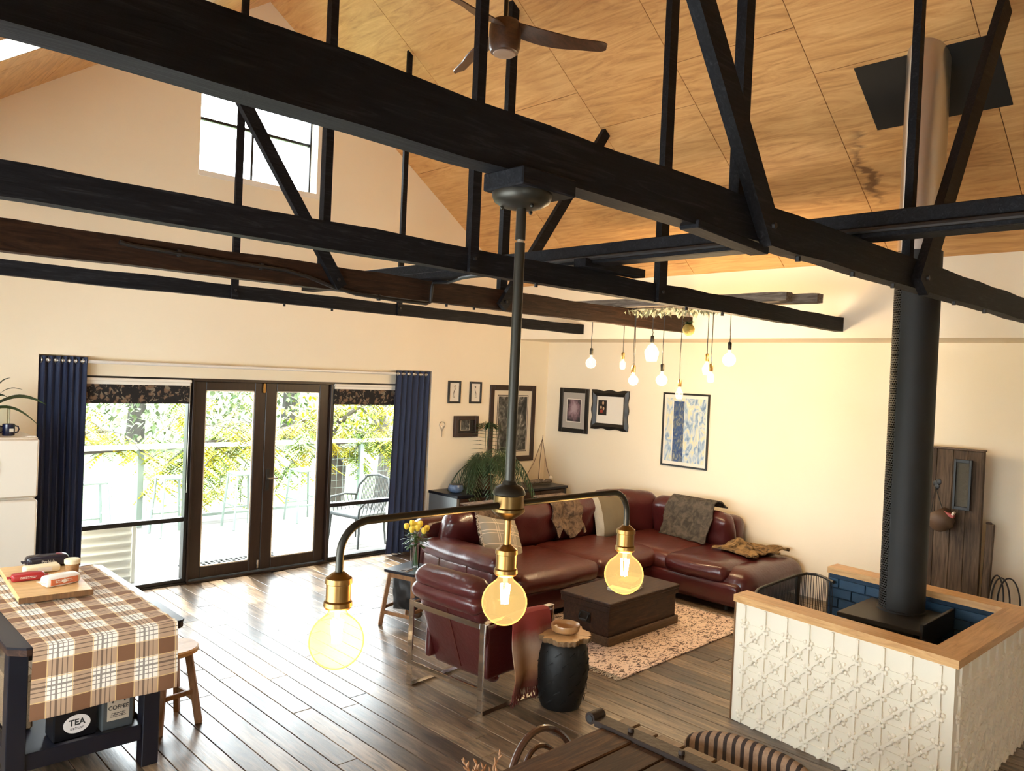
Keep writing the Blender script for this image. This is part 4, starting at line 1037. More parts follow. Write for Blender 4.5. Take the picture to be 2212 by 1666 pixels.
MB().lathe([(0,.512),(.07,.512),(.095,.53),(.103,.56),(.099,.572),(.093,.566),(.086,.545),(.06,.528),(0,.525)],(dx+.01,dy-.01,0),36).build('shell','bowl',bo)

# trunk as coffee table
TR=math.radians(2)
tk=thing('storage_chest','old dark brown wooden trunk used as coffee table','trunk',(5.83,4.485,0.013),TR)
def K(): return tl(tk)
K().bb(-.52,.52,-.255,.255,.06,.31,.004).build('body','trunk_wood',tk,smooth=False)
for a in ((-.545,.545,-.28,-.255),(-.545,.545,.255,.28),(-.545,-.52,-.255,.255),(.52,.545,-.255,.255)):
    m=K(); m.bb(a[0],a[1],a[2],a[3],0,.075,.006); m.build('plinth_moulding','trunk_base',tk,smooth=False)
K().bb(-.50,.50,-.24,.24,.0,.06).build('underside','trunk_wood',tk,smooth=False)
K().bb(-.545,.545,-.28,.28,.335,.37,.006).build('lid','trunk_wood',tk,smooth=False)
for a in ((-.54,.54,-.275,-.256),(-.54,.54,.256,.275),(-.54,-.521,-.256,.256),(.521,.54,-.256,.256)):
    m=K(); m.bb(a[0],a[1],a[2],a[3],.285,.335,.003); m.build('lid_rim','trunk_wood',tk,smooth=False)
m=K(); m.bb(-.53,-.521,-.06,.06,.15,.24,.003); hp=m.build('handle_plate','black',tk)
m=K(); m.tube([(-.535,-.045,.225),(-.552,-.045,.195),(-.556,-.04,.175),(-.556,.04,.175),(-.552,.045,.195),(-.535,.045,.225)],.008,8); m.build('handle','black',tk)
m=K(); m.cyl((.5,-.257,.295),(.5,-.250,.295),.008,n=8); m.build('nail','black',tk)
M['book_white']=plain('pale_book_cover',(.62,.55,.46),.6); M['book_dark']=plain('dark_book_cover',(.05,.035,.03),.5); M['book_brown']=plain('brown_book_cover',(.16,.10,.06),.5); M['pages']=plain('page_edges',(.62,.56,.46),.9)
def book(lab,c,d,rz,mat):
    t=thing('book',lab,'book',c,rz,'books on the trunk'); m=tl(t); m.bb(-d[0]/2,d[0]/2,-d[1]/2,d[1]/2,0,.003,.001); m.bb(-d[0]/2,d[0]/2,-d[1]/2,d[1]/2,d[2]-.003,d[2],.001); m.bb(-d[0]/2,-d[0]/2+.003,-d[1]/2,d[1]/2,.003,d[2]-.003); m.build('cover',mat,t,smooth=False)
    m=tl(t); m.bb(-d[0]/2+.004,d[0]/2-.006,-d[1]/2+.005,d[1]/2-.005,.0032,d[2]-.0032); m.build('pages','pages',t,smooth=False)
book('pale book at the bottom of the trunk pile',(5.80,4.42,.384),(.30,.22,.028),.25,'book_white')
book('dark book second in the trunk pile',(5.86,4.44,.413),(.26,.20,.022),.12,'book_dark')
book('brown book on top of the trunk pile',(5.89,4.45,.436),(.22,.16,.018),.35,'book_brown')

# side table with the vase
SR=math.radians(17); scx,scy=4.35,5.74
st=thing('side_table','small wooden side table with a dark square top','side table',(scx,scy,0),SR)
def Q(): return tl(st)
Q().bb(-.19,.19,-.165,.165,.48,.505,.004).build('table_top','navy_table',st,smooth=False)
LG=[(sx*.20,sy*.175) for sx in (-1,1) for sy in (-1,1)]
for (lx,ly) in LG:
    m=Q(); m.bar((lx,ly,0),(lx*.72,ly*.72,.485),.036,.036,.003); m.build('leg','stool_wood',st,smooth=False)
for a,b_ in (((-.145,-.127,.455),(.145,-.127,.455)),((-.145,.127,.455),(.145,.127,.455)),((-.145,-.127,.455),(-.145,.127,.455)),((.145,-.127,.455),(.145,.127,.455))):
    m=Q(); m.bar(a,b_,.02,.05,.002); m.build('apron','stool_wood',st,smooth=False)
for a,b_ in (((-.185,-.162,.12),(-.185,.162,.12)),((.185,-.162,.12),(.185,.162,.12)),((-.183,-.16,.16),(.183,-.16,.16)),((-.183,.16,.16),(.183,.16,.16))):
    m=Q(); m.bar(a,b_,.02,.03,.002); m.build('stretcher','stool_wood',st,smooth=False)
t=thing('floor_cushion','black cushion propped under the side table','cushion',(4.29,5.72,.17))
MB(Matrix.Translation(V((4.29,5.74,.295)))@rotm('Z',22)@rotm('Y',84)).pillow((0,0,0),(.36,.26,.12),None,14,.02,4).build('cover','black',t)
t=thing('driftwood_sculpture','knotted brown wood carving under the side table','sculpture',(4.46,5.80,0))
M['knot_wood']=plain('knotted_wood',(.09,.045,.025),.5,var=.4,vscale=15)
m=MB(); rk=random.Random(8)
for k in range(9):
    z0=.02+.045*k; a=k*1.9; m.sph((4.46+.03*math.cos(a),5.80+.03*math.sin(a),z0+.02),.045,10,8,(1,.9,.8))
m.build('knots','knot_wood',t,kind='stuff')
vz=.505; vx,vy=4.385,5.73
t=thing('flower_vase','clear cut-glass vase with yellow roses on the side table','vase',(vx,vy,vz))
MB().lathe([(0,vz+.004),(.034,vz+.004),(.036,vz+.0),(.037,vz+.01),(.040,vz+.10),(.044,vz+.20),(.043,vz+.201),(.038,vz+.10),(.033,vz+.016),(0,vz+.014)],(vx,vy,0),28).build('vase_glass','vase_glass',t)
M['stem']=plain('green_stem',(.06,.13,.03),.5); M['rose']=plain('yellow_rose',(.78,.55,.06),.6,var=.15,vscale=30)
rv=random.Random(21)
for k in range(8):
    a=2*pi*k/8+.3; rad=.03+.05*rv.random(); top=V((vx+rad*1.35*math.cos(a),vy+rad*1.35*math.sin(a),vz+.34+.07*rv.random()))
    s_=MB().tube([(vx-.02*math.cos(a),vy-.02*math.sin(a),vz+.02),(vx,vy,vz+.20),top],.003,6).build('stem','stem',t)
    m=MB()
    m.lathe([(0,-.03),(.012,-.026),(.022,-.005),(.024,.012),(.018,.028),(.008,.03),(0,.022)],top,14,lambda q_:1+.12*math.sin(5*q_))
    m.build('rose','rose',t)
m=MB()
for k in range(90):
    a=rv.random()*2*pi; rad=rv.random()*.09; p=(vx+rad*math.cos(a),vy+rad*math.sin(a),vz+.20+rv.random()*.13)
    leafq(m,p,(math.cos(a),math.sin(a),rv.uniform(-.4,.7)),(0,0,1),rv.uniform(.045,.075),.032,.25)
m.build('leaves','green_leaf',t,fix=False,kind='stuff')
t=thing('coaster_box','small flat dark coaster box beside the vase','box',(4.26,5.69,.505),.3); tl(t).bb(-.05,.05,-.035,.035,0,.012,.003).build('lid','book_dark',t); tl(t).bb(-.052,.052,-.037,.037,0.0,.004,.001).build('tray','book_white',t)

# console behind the sofa, with its things ------------------------------------
co=thing('console_cabinet','long low black sideboard with grey reflection painted on one end behind the sofa','sideboard',(7.25,7.67,0))
MB().bb(6.25,8.27,7.38,7.96,.745,.78,.004).build('top','navy_table',co,smooth=False)
MB().bb(6.26,6.30,7.40,7.95,.06,.745).build('end_panel','steel_and_glare',co,smooth=False); MB().bb(8.22,8.26,7.40,7.95,.06,.745).build('end_panel','navy_table',co,smooth=False)  # first end panel is coloured grey to stand for light reflected off it
MB().bb(6.30,8.22,7.42,7.95,.06,.745).build('carcass','navy_table',co,smooth=False)
for i in range(4):
    a=6.31+.478*i; d=MB().bb(a,a+.468,7.395,7.42,.08,.735,.003).build('door','trunk_wood',co,smooth=False); MB().cyl((a+.40,7.38,.42),(a+.40,7.396,.42),.012,n=10).build('knob','nickel',d)
for p in ((6.3,7.42),(8.2,7.42),(6.3,7.92),(8.2,7.92)): MB().bb(p[0]-.02,p[0]+.02,p[1]-.02,p[1]+.02,0,.06).build('foot','black',co,smooth=False)
# palm
px_,py_=6.93,7.66
pt=thing('potted_palm','dark green potted parlour palm on the sideboard','plant',(px_,py_,.78))
M['pot']=plain('brown_pot',(.10,.05,.03),.4)
MB().lathe([(0,.785),(.085,.785),(.10,.80),(.125,.95),(.13,.96),(.12,.965),(.11,.94),(0,.93)],(px_,py_,0),26).build('pot','pot',pt)
rp=random.Random(14)
for k in range(34):
    a=2*pi*k/34+rp.uniform(-.15,.15); 
    reach=rp.uniform(.42,.72)*(.42 if math.sin(a)>.2 else 1.0); rise=rp.uniform(.25,.62); L=[]
    if k in (3,4,5): reach=.30; rise=.72
    for i in range(13):
        u=i/12; r_=reach*u*(1.1-.1*u); z=.94+rise*math.sin(min(1,u*1.25)*pi/2)*1.05-(1.25*max(0,u-.30)**1.5 if k not in (3,4,5) else .25*max(0,u-.5)**1.5)
        L.append(V((px_+r_*math.cos(a),min(py_+r_*math.sin(a),7.95),z)))
    m=MB(); m.tube(L,[.006-.004*i/12 for i in range(13)],5)
    for i in range(3,13):
        t_=(L[min(12,i+1)]-L[i-1]).normalized(); sd=t_.cross(V((0,0,1))); sd=sd.normalized() if sd.length>1e-4 else V((1,0,0))
        for sg in (-1,1):
            for h_ in (0,.5):
                p=L[i-1].lerp(L[i],h_); ln=.21*(1-.55*abs(i/12-.45)); leafq(m,p,sd*sg*1.0+t_*.55+V((0,0,-.25)),(0,0,1),ln,.016,.30)
    for v in m.v: v.y=min(v.y,7.975)
    m.build('frond','palm_leaf',pt,fix=False)
# blue bowl, driftwood boat
t=thing('ceramic_bowl','small blue and white glazed bowl on the sideboard end','bowl',(6.42,7.62,.78))
M['blue_glaze']=plain('blue_glaze',(.10,.15,.26),.25,var=.7,vscale=30); MB().lathe([(0,.782),(.06,.782),(.085,.80),(.10,.83),(.095,.86),(.085,.885),(.078,.885),(.085,.855),(.088,.83),(.05,.80),(0,.795)],(6.42,7.62,0),28).build('body','blue_glaze',t); MB().lathe([(.086,.884),(.088,.888),(.08,.888)],(6.42,7.62,0),28).build('rim','navy_table',t)
t=thing('driftwood_boat','small driftwood sailing boat sculpture with a net sail','sculpture',(7.98,7.70,.78))
m=MB(); m.tube([(7.72,7.72,.80),(7.80,7.70,.815),(8.0,7.68,.82),(8.15,7.66,.815),(8.22,7.66,.81)],[.012,.028,.034,.03,.02],10); m.build('hull','driftwood',t)
m=MB(); m.tube([(8.0,7.70,.82),(8.02,7.71,1.1),(8.07,7.72,1.46)],[.007,.006,.004],6); m.build('mast','knot_wood',t); m=MB(); m.tube([(7.72,7.72,.83),(7.9,7.71,1.08),(8.06,7.72,1.40)],.004,5); m.tube([(8.2,7.66,.84),(8.13,7.68,1.02),(8.07,7.72,1.40)],.004,5); m.build('rigging','knot_wood',t)
M['net']=pane_mat('thin_net',(.82,.77,.72),.02)
MB().add([(7.74,7.72,.84),(8.0,7.71,.84),(8.06,7.72,1.40)],[(0,1,2)]).build('sail','net',t,smooth=False,fix=False); MB().add([(8.02,7.70,.84),(8.19,7.665,.85),(8.06,7.72,1.40)],[(0,1,2)]).build('sail','net',t,smooth=False,fix=False)
M['shell']=plain('pale_shell',(.72,.62,.48),.5); MB().sph((8.17,7.63,.865),.028,12,8).build('shell','shell',t); MB().sph((8.02,7.62,.85),.016,10,8).build('shell','shell',t)
# ================================================================== FIREPLACE
# low surround: three walls, open towards the sofa. corners in plan (outer):
FZ1=.815; CZ=.862
A_=V((4.90,2.78)); B_=V((4.74,1.36)); C_=V((6.28,1.34)); D_=V((6.44,2.76)); TW=.13
fs=thing('fireplace_surround','low three-sided hearth surround of cream pressed tin with oak cap','fireplace surround',(5.6,2.1,0))
def inset(p,d1,d2): return p+d1*TW+d2*TW
ux=(C_-B_).normalized(); uy=(A_-B_).normalized(); uy2=(D_-C_).normalized()
Ai,Bi,Ci,Di=A_+ux*TW, B_+ux*TW+uy*TW, C_-ux*TW+uy2*TW, D_-ux*TW
def wallq(P,z0,z1):
    return MB().add([(p.x,p.y,z) for z in (z0,z1) for p in P],[(0,1,2,3),(4,5,6,7),(0,1,5,4),(1,2,6,5),(2,3,7,6),(3,0,4,7)])
wallq([A_,B_,Bi,Ai],0,FZ1).build('front_panel','tin',fs,smooth=False)
wallq([B_,C_,Ci,Bi],0,FZ1).build('side_panel','tin',fs,smooth=False)
wallq([C_,D_,Di,Ci],0,FZ1).build('rear_panel','tin',fs,smooth=False)
oh=.022
def off(p,a,b_): return V((p.x,p.y))+ux*a+uy*b_
wallq([off(A_,-oh,.012),off(B_,-oh,-oh),off(Bi,oh,oh),off(Ai,oh,.012)],FZ1,CZ).build('oak_cap','oak',fs,smooth=False)
M['oak_x']=wood('oak_cap_cross',[(0.3,(0.42,0.22,0.08)),(0.5,(0.58,0.33,0.13)),(0.75,(0.70,0.43,0.19))],(0.7,8,8),3,.4,.05)
wallq([off(B_,-oh,-oh),off(C_,oh,-oh),off(Ci,-oh,oh),off(Bi,oh,oh)],FZ1,CZ).build('oak_cap','oak_x',fs,smooth=False)
wallq([off(C_,oh,-oh),off(D_,oh,.012),off(Di,-oh,.012),off(Ci,-oh,oh)],FZ1,CZ).build('oak_cap','oak',fs,smooth=False)
for p,q_ in ((A_,Ai),(D_,Di)):
    wallq([p+uy*.012-ux*(.004 if p is A_ else 0),q_+uy*.012,q_+uy*.0,p-ux*(.004 if p is A_ else 0)],0,FZ1).build('end_post','oak_dark',fs,smooth=False)
# pressed relief: ribs and flowers
def relief(P0,P1,nrm,name):
    m=MB(); d=(P1-P0); L=d.length; d=V((d.x,d.y,0)).normalized(); n_=V((nrm.x,nrm.y,0)).normalized()
    G=.160; GZ=.155; z0=.06; nr=5; nc=int((L-.07)/G)+1; o=V((P0.x,P0.y,0))
    def pt(c,r): return o+d*(.075+c*G)+V((0,0,z0+r*GZ))+n_*.001
    def rib(a,b_,w_=.014,h=.013): m.bar(a,b_,w_,h*2,0,n_)
    for c in range(nc):
        rib(pt(c,-.35),pt(c,nr-.2))
        for r in range(nr):
            if c<nc-1: rib(pt(c,r),pt(c+1,r),.009,.007)
            if c<nc-1 and r<nr-0: rib(pt(c,r-1) if r>0 else pt(c+.6,-.4),pt(c+1,r),.016,.014)
            if c<nc-1 and r>0:
                a,b_=pt(c,r),pt(c+1,r-1)
                for k in range(5): rib(a.lerp(b_,.06+k*.2),a.lerp(b_,.06+k*.2+.08),.007,.005)
    def flower(p):
        for k in range(5):
            a=2*pi*k/5+pi/2; q_=p+d*(.025*math.cos(a))+V((0,0,.025*math.sin(a))); m.sph(q_,.0155,7,5,(1,1,1))
        m.sph(p+n_*.010,.011,7,5)
    for c in range(nc):
        for r in range(nr):
            flower(pt(c,r))
            if c<nc-1 and r<nr-1: flower(pt(c+.5,r+.5))
    m.build(name,'tin',fs,fix=False,kind='stuff')
relief(A_,B_,-ux,'pressed_pattern'); relief(B_,C_,-uy,'pressed_pattern')
# blue bricks on the inner faces
bm_={}
def bricks(P0,P1,nrm):
    d=(P1-P0); L=d.length; d=V((d.x,d.y,0)).normalized(); n_=V((nrm.x,nrm.y,0)).normalized(); bl_,bh=.22,.078; zz=.005; r=0
    while zz+bh<FZ1-.005:
        x=-(bl_/2 if r%2 else 0)
        while x<L:
            a=max(x,0.0); b_=min(x+bl_,L); 
            if b_-a>.03:
                key=round(b_-a,3)
                if key not in bm_: bm_[key]=MB().box((0,0,0),(key-.008,.018,bh-.008),.003).mesh('brick','blue_brick',smooth=False)
                c=V((P0.x,P0.y,0))+d*((a+b_)/2)+n_*.009+V((0,0,zz+bh/2)); ang_=math.atan2(d.y,d.x)
                instance('brick',bm_[key],fs,W[fs].inverted()@(Matrix.Translation(c)@Matrix.Rotation(ang_,4,'Z')))
            x+=bl_
        zz+=bh; r+=1
bricks(Ci+ux*.0,Di,-ux); bricks(Bi,Ci,uy)
wallq([Ci,Di,Di-ux*.004,Ci-ux*.004],0,FZ1).build('mortar','mortar',fs,smooth=False); wallq([Bi,Ci,Ci+uy*.004,Bi+uy*.004],0,FZ1).build('mortar','mortar',fs,smooth=False)
# stove
sv=thing('wood_stove','squat black steel wood stove inside the tin surround','wood stove',(5.88,2.06,0))
SX0,SX1,SY0,SY1,SZ=5.55,6.12,1.80,2.36,.735
MB().bb(SX0+.02,SX1-.0,SY0+.05,SY1-.05,.12,SZ-.03,.01).build('body','stove',sv,smooth=False)
MB().bb(SX0-.02,SX1+.02,SY0,SY1,SZ-.03,SZ,.004).build('top_plate','stove',sv,smooth=False)
MB().bb(SX0-.02,SX1+.02,SY0-.012,SY0+.012,SZ-.10,SZ+.05,.004).build('rear_lip','stove',sv,smooth=False)
MB().bb(SX0+.0,SX0+.012,SY0+.05,SY1-.05,SZ-.09,SZ-.05,.002).build('vent_slot','black',sv,smooth=False)
MB().bb(SX0+.08,SX1-.06,SY1-.055,SY1-.03,.20,SZ-.10,.006).build('door','stove',sv,smooth=False); MB().bb(SX0+.13,SX1-.11,SY1-.032,SY1-.026,.26,SZ-.16).build('door_glass','black',sv,smooth=False)
for a in (SX0+.06,SX1-.06):
    for b_ in (SY0+.09,SY1-.09): MB().bb(a-.025,a+.025,b_-.025,b_+.025,0,.13,.003).build('leg','stove',sv,smooth=False)
# flue
fx,fy=5.985,2.09
fu=thing('stove_flue','tall black flue pipe rising from the stove through the roof','flue',(fx,fy,SZ))
zc_=roof(fx)
MB().cyl((fx,fy,3.1),(fx,fy,zc_+.1),.142,n=40,caps=False).build('steel_pipe','flue_steel',fu)
M['mesh_steel']=None
def perf(nt,tc):
    return None
# heat shield: wraps the side and back; the front-left strip is a perforated panel
r_=.150; a0=math.radians(232); a1=a0+math.radians(305); zl,zh=SZ+.004,3.30
def sh(u,v): a=a0+(a1-a0)*u; return V((fx+r_*math.cos(a),fy+r_*math.sin(a),zl+(zh-zl)*v))
# visible dark shield faces the camera on its right; perforated strip on its left
pa=math.atan2(-fy,-fx)           # direction towards the camera
def arc(b0,b1,rad,n=24):
    def f(u,v): a=pa+math.radians(b0+(b1-b0)*u); return V((fx+rad*math.cos(a),fy+rad*math.sin(a),zl+(zh-zl)*v))
    return f
MB().sheet(arc(-38,250,r_),60,3,-.003).build('heat_shield','matt_black',fu)
m=MB(); nz=150; na=9; b0,b1=-112,-38; hz=(zh-zl)/nz
cells=MB()
P=lambda a,z:(fx+r_*math.cos(pa+math.radians(a)),fy+r_*math.sin(pa+math.radians(a)),z)
da=(b1-b0)/na
for i in range(nz):
    for j in range(na):
        aa=b0+da*(j+(.5 if i%2 else 0)); z=zl+hz*i
        if aa+da>b1+.01: continue
        o4=[P(aa,z),P(aa+da,z),P(aa+da,z+hz),P(aa,z+hz)]; ce_=(aa+da/2,z+hz/2)
        i4=[P(ce_[0]-da*.33,z+hz*.22),P(ce_[0]+da*.33,z+hz*.22),P(ce_[0]+da*.33,z+hz*.78),P(ce_[0]-da*.33,z+hz*.78)]
        cells.add(o4+i4,[(0,1,5,4),(1,2,6,5),(2,3,7,6),(3,0,4,7)])
cells.build('perforated_panel','matt_black',fu,smooth=False,kind='stuff')
for aa in (-112,-38): MB().bar(P(aa,zl),P(aa,zh),.012,.006,0,(1,0,0)).build('panel_edge','matt_black',fu,smooth=False)
MB().cyl((fx,fy,SZ-.01),(fx,fy,3.12),.10,n=32,caps=False).build('inner_pipe','flue_steel',fu)  # pale steel stands in for wall light showing through the perforations
MB().lathe([(.165,SZ+.0),(.165,SZ+.012),(.152,SZ+.014)],(fx,fy,0),36).build('collar','stove',fu)
# ceiling plate, cut from black sheet, against the slope
m=MB(); slab(m,1,(5.93-RX)/ca,(6.42-RX)/ca,1.66,2.60,.012,.007); m.build('ceiling_plate','matt_black',fu,smooth=False)
# fire guard
gd=thing('fire_guard','black barred fire guard closing the open end of the surround','fire guard',(5.7,2.95,0))
gp=[(5.06,2.825),(5.30,2.86),(5.44,2.93),(5.52,2.955),(5.62,2.97),(6.20,2.99),(6.34,2.97),(6.38,2.90),(6.34,2.82),(6.25,2.70)]
gz=.755
MB().tube([(x,y,gz) for x,y in gp],.012,8).build('top_rail','black',gd); MB().tube([(x,y,.03) for x,y in gp],.010,8).build('bottom_rail','black',gd)
MB().bb(6.20,6.25,2.975,2.995,.03,gz,.003).build('post','black',gd,smooth=False)
tot=0; seg=[]
for a,b_ in zip(gp,gp[1:]): seg.append(((V(b_)-V(a)).length,V(a),V(b_)))
Lg=sum(s[0] for s in seg); nb=78; bar_me=MB().cyl((0,0,.03),(0,0,gz),.003,n=5).mesh('guard_bar','black')
for k in range(nb):
    s_=Lg*(k+.5)/nb
    for l,a,b_ in seg:
        if s_<=l: p=a.lerp(b_,s_/l); break
        s_-=l
    instance('guard_bar',bar_me,gd,W[gd].inverted()@Matrix.Translation(V((p.x,p.y,0))))
# weathered slab leaning at the wall
sb=thing('timber_slab','weathered vertical board screen standing against the right wall','board screen',(8.2,2.55,0))
M['weathered']=wood('weathered_brown_boards',[(0.25,(0.018,0.010,0.006)),(0.45,(0.05,0.030,0.018)),(0.6,(0.10,0.065,0.04)),(0.8,(0.17,0.12,0.08))],(9,9,0.6),3,.8,.4,rand=.2)
ys=[2.20,2.335,2.46,2.60,2.72,2.84]
for i,(a,b_) in enumerate(zip(ys,ys[1:])): MB().bb(8.18,8.23,a+.001,b_-.001,0,1.775+.0,.004).build('board','weathered',sb,smooth=False)
MB().bb(8.16,8.245,2.195,2.845,1.775,1.79,.002).build('top_rail','trunk_base',sb,smooth=False)
m=MB(); 
for (a,b_) in ((2.60,1.44),(2.575,1.455),(2.59,1.41)): m.sph((8.176,a,b_),.03,10,8,(.2,.8,1.1))
m.build('knot_hole','black',sb,kind='stuff')
t=thing('wall_plaque','narrow black framed panel hanging on the board screen','picture',(8.15,2.36,1.45))
m=MB(); 
for a in ((2.29,2.31,1.22,1.69),(2.42,2.44,1.22,1.69)): m.bb(8.14,8.172,a[0],a[1],a[2],a[3],.002)
for a in ((2.31,2.42,1.22,1.25),(2.31,2.42,1.66,1.69)): m.bb(8.14,8.172,a[0],a[1],a[2],a[3],.002)
m.build('frame','frame_black',t,smooth=False); M['bronze_panel']=plain('embossed_panel',(.06,.05,.03),.6,bump=1,bscale=25); MB().bb(8.16,8.168,2.31,2.42,1.25,1.66).build('panel','bronze_panel',t,smooth=False)
t=thing('hanging_basket','round brown gourd pouch hanging on the board screen','basket',(8.08,2.52,1.12))
M['gourd']=plain('brown_gourd',(.10,.055,.03),.55,var=.3,vscale=10)
MB(Matrix.Translation(V((8.09,2.52,1.12)))@rotm('X',-32)).lathe([(0,-.12),(.06,-.11),(.10,-.07),(.118,-.01),(.108,.05),(.09,.075),(.085,.07),(.10,.04),(.108,-.01),(.09,-.065),(0,-.10)],(0,0,0),26).build('gourd','gourd',t)
MB().tube([(8.09,2.60,1.18),(8.13,2.60,1.30),(8.165,2.595,1.40)],.004,5).build('cord','cable',t); MB().tube([(8.06,2.46,1.15),(8.11,2.52,1.24),(8.165,2.595,1.40)],.004,5).build('cord','cable',t)
t=thing('match_box','small red and white packet poking out of the gourd pouch','packet',(8.05,2.44,1.17)); M['packet_red']=plain('red_card',(.35,.06,.05),.5)
MB().box((8.05,2.43,1.175),(.05,.09,.03),.002,rotm('X',20)).build('box','packet_red',t); MB().box((8.05,2.395,1.19),(.052,.02,.031),.002,rotm('X',20)).build('label_band','book_white',t)
t=thing('leaning_board','short dark board leaning beside the board screen','board',(8.2,2.13,0)); MB().box((8.22,2.145,.56),(.03,.07,1.12),.008,rotm('X',1.5)).build('plank','weathered',t,smooth=False); MB().box((8.22,2.145,1.125),(.028,.05,.02),.006).build('rounded_end','weathered',t)
t=thing('wire_rack','black bent-wire log rack behind the surround','log rack',(8.15,2.0,0))
for k,(a,b_) in enumerate(((2.08,1.93),(2.04,1.86),(2.12,2.0))):
    pts=[(8.15+.04*k,a,0.01)]+[(8.15+.04*k,a+(b_-a)*(.5-.5*math.cos(q_)),.42+.24*math.sin(q_)) for q_ in [pi*i/12 for i in range(13)]]+[(8.15+.04*k,b_,0.01)]
    MB().tube(pts,.007,6).build('hoop','black',t)
MB().tube([(8.14,2.08,.015),(8.24,2.12,.015),(8.24,1.9,.015),(8.14,1.86,.015)],.006,6,closed=True).build('base_wire','black',t)
# ================================================================== KITCHEN END
def text_mesh(name,s,size,mat,depth=.0006,align='CENTER',bold=0.0):
    cu=bpy.data.curves.new('t_','FONT'); cu.body=s; cu.size=size; cu.extrude=depth; cu.offset=bold; cu.align_x=align; cu.align_y='CENTER'
    ob=bpy.data.objects.new('t_',cu); COL.objects.link(ob); dg=bpy.context.evaluated_depsgraph_get(); me=bpy.data.meshes.new_from_object(ob.evaluated_get(dg))
    bpy.data.objects.remove(ob); bpy.data.curves.remove(cu); me.name=name; me.materials.clear(); me.materials.append(M[mat] if isinstance(mat,str) else mat); return me
def put_text(name,s,size,mat,parent,mw,bold=0.0):
    o=bpy.data.objects.new(name,text_mesh(name,s,size,mat,bold=bold)); COL.objects.link(o); o.parent=parent; o.matrix_local=W[parent].inverted()@mw; return o
def scribble(parent,mw,wd,h,n,seed,mat='ink'):
    r=random.Random(seed); m=MB(mw)
    for i in range(n):
        x=-wd/2+r.uniform(0,.1)*wd; z=h/2-h*(i+.5)/n
        while x<wd/2-.1*wd:
            l=r.uniform(.05,.16)*wd; m.box((x+l/2,z+r.uniform(-.08,.08)*h/n,0),(l,h/n*.42,.0008)); x+=l+wd*.03
    return m.build('small_print',mat,parent,smooth=False,kind='stuff')
FACE_Y=rotm('X',90)     # text that faces -y
fg=thing('refrigerator','tall white fridge with freezer door on top, cut by the left edge','fridge',(1.32,7.6,0))
MB().bb(.96,1.68,7.33,7.93,.04,1.60,.012).build('body','fridge',fg)
MB().bb(.955,1.69,7.27,7.33,1.135,1.612,.014).build('freezer_door','fridge',fg); MB().bb(.955,1.69,7.27,7.33,.06,1.118,.014).build('fridge_door','fridge',fg)
MB().bb(.98,1.66,7.35,7.9,0,.04).build('plinth','black',fg,smooth=False)
MB().bb(.96,1.685,7.30,7.93,1.60,1.622,.006).build('top_cover','fridge',fg); MB().bb(1.60,1.675,7.30,7.34,1.622,1.632,.003).build('hinge_cover','fridge',fg)
M['photo']=art('small_photo',noise_art([(.35,(.03,.05,.02)),(.5,(.20,.16,.08)),(.65,(.45,.45,.42))],30,6))
for a in (1.40,1.355): 
    t=thing('fridge_magnet','small printed photo magnet on the fridge door, %s one'%('lower' if a<1.38 else 'upper'),'magnet',(1.39,7.27,a),0,'fridge magnets')
    MB().bb(1.33,1.415,7.262,7.269,a-.02 if a<1.38 else a+.015,a+.03 if a<1.38 else a+.04,.001).build('card','photo',t,smooth=False); MB().bb(1.40,1.412,7.258,7.262,a,a+.012,.001).build('clip','black',t,smooth=False)
zt_=1.622
M['mug']=plain('navy_mug',(.008,.012,.04),.2)
for i,(x,lab) in enumerate(((1.515,'navy blue printed mug nearer the curtain on the fridge'),(1.405,'navy blue printed mug at the picture edge on the fridge'))):
    t=thing('mug',lab,'mug',(x,7.50,zt_),0,'mugs on the fridge')
    MB().lathe([(0,zt_+.002),(.042,zt_),(.045,zt_+.006),(.045,zt_+.092),(.042,zt_+.095),(.040,zt_+.09),(.040,zt_+.01),(0,zt_+.008)],(x,7.50,0),26).build('cup','mug',t)
    MB().tube([(x+.043,7.50,zt_+.08),(x+.068,7.50,zt_+.072),(x+.074,7.50,zt_+.05),(x+.066,7.50,zt_+.028),(x+.043,7.50,zt_+.02)],.006,8).build('handle','mug',t)
    MB().box((x+.012,7.456,zt_+.045),(.03,.004,.028),.001).build('print','pages',t)
t=thing('glass_jar','square clear glass jar on the fridge behind the mugs','jar',(1.50,7.72,zt_))
jb=MB().soft((1.50,7.72,zt_+.11),(.12,.12,.215),.02,.0,3).build('jar_glass','vase_glass',t); MB().bb(1.455,1.545,7.675,7.765,zt_+.006,zt_+.06,.01).build('contents','book_white',t); MB().cyl((1.50,7.72,zt_+.218),(1.50,7.72,zt_+.235),.045,n=18).build('lid','steel_and_glare',t)
pp=thing('potted_yucca','strappy green leafed plant in a white pot on the fridge','plant',(1.37,7.62,zt_))
MB().lathe([(0,zt_+.002),(.06,zt_),(.075,zt_+.02),(.088,zt_+.19),(.092,zt_+.20),(.084,zt_+.20),(.08,zt_+.17),(0,zt_+.165)],(1.37,7.62,0),26).build('pot','white_paint',pp)
leafs=[((.42,-.10,.16),.075,.10),((.36,-.12,-.05),.06,.06),((.16,-.05,.30),.03,.02),((.06,-.02,.25),.025,0),((.27,.05,.22),.02,.04),((-.20,-.10,.25),.06,.1),((-.30,.05,.10),.06,.1),((.02,-.30,.12),.05,.12),((.15,-.12,.15),.04,.05)]
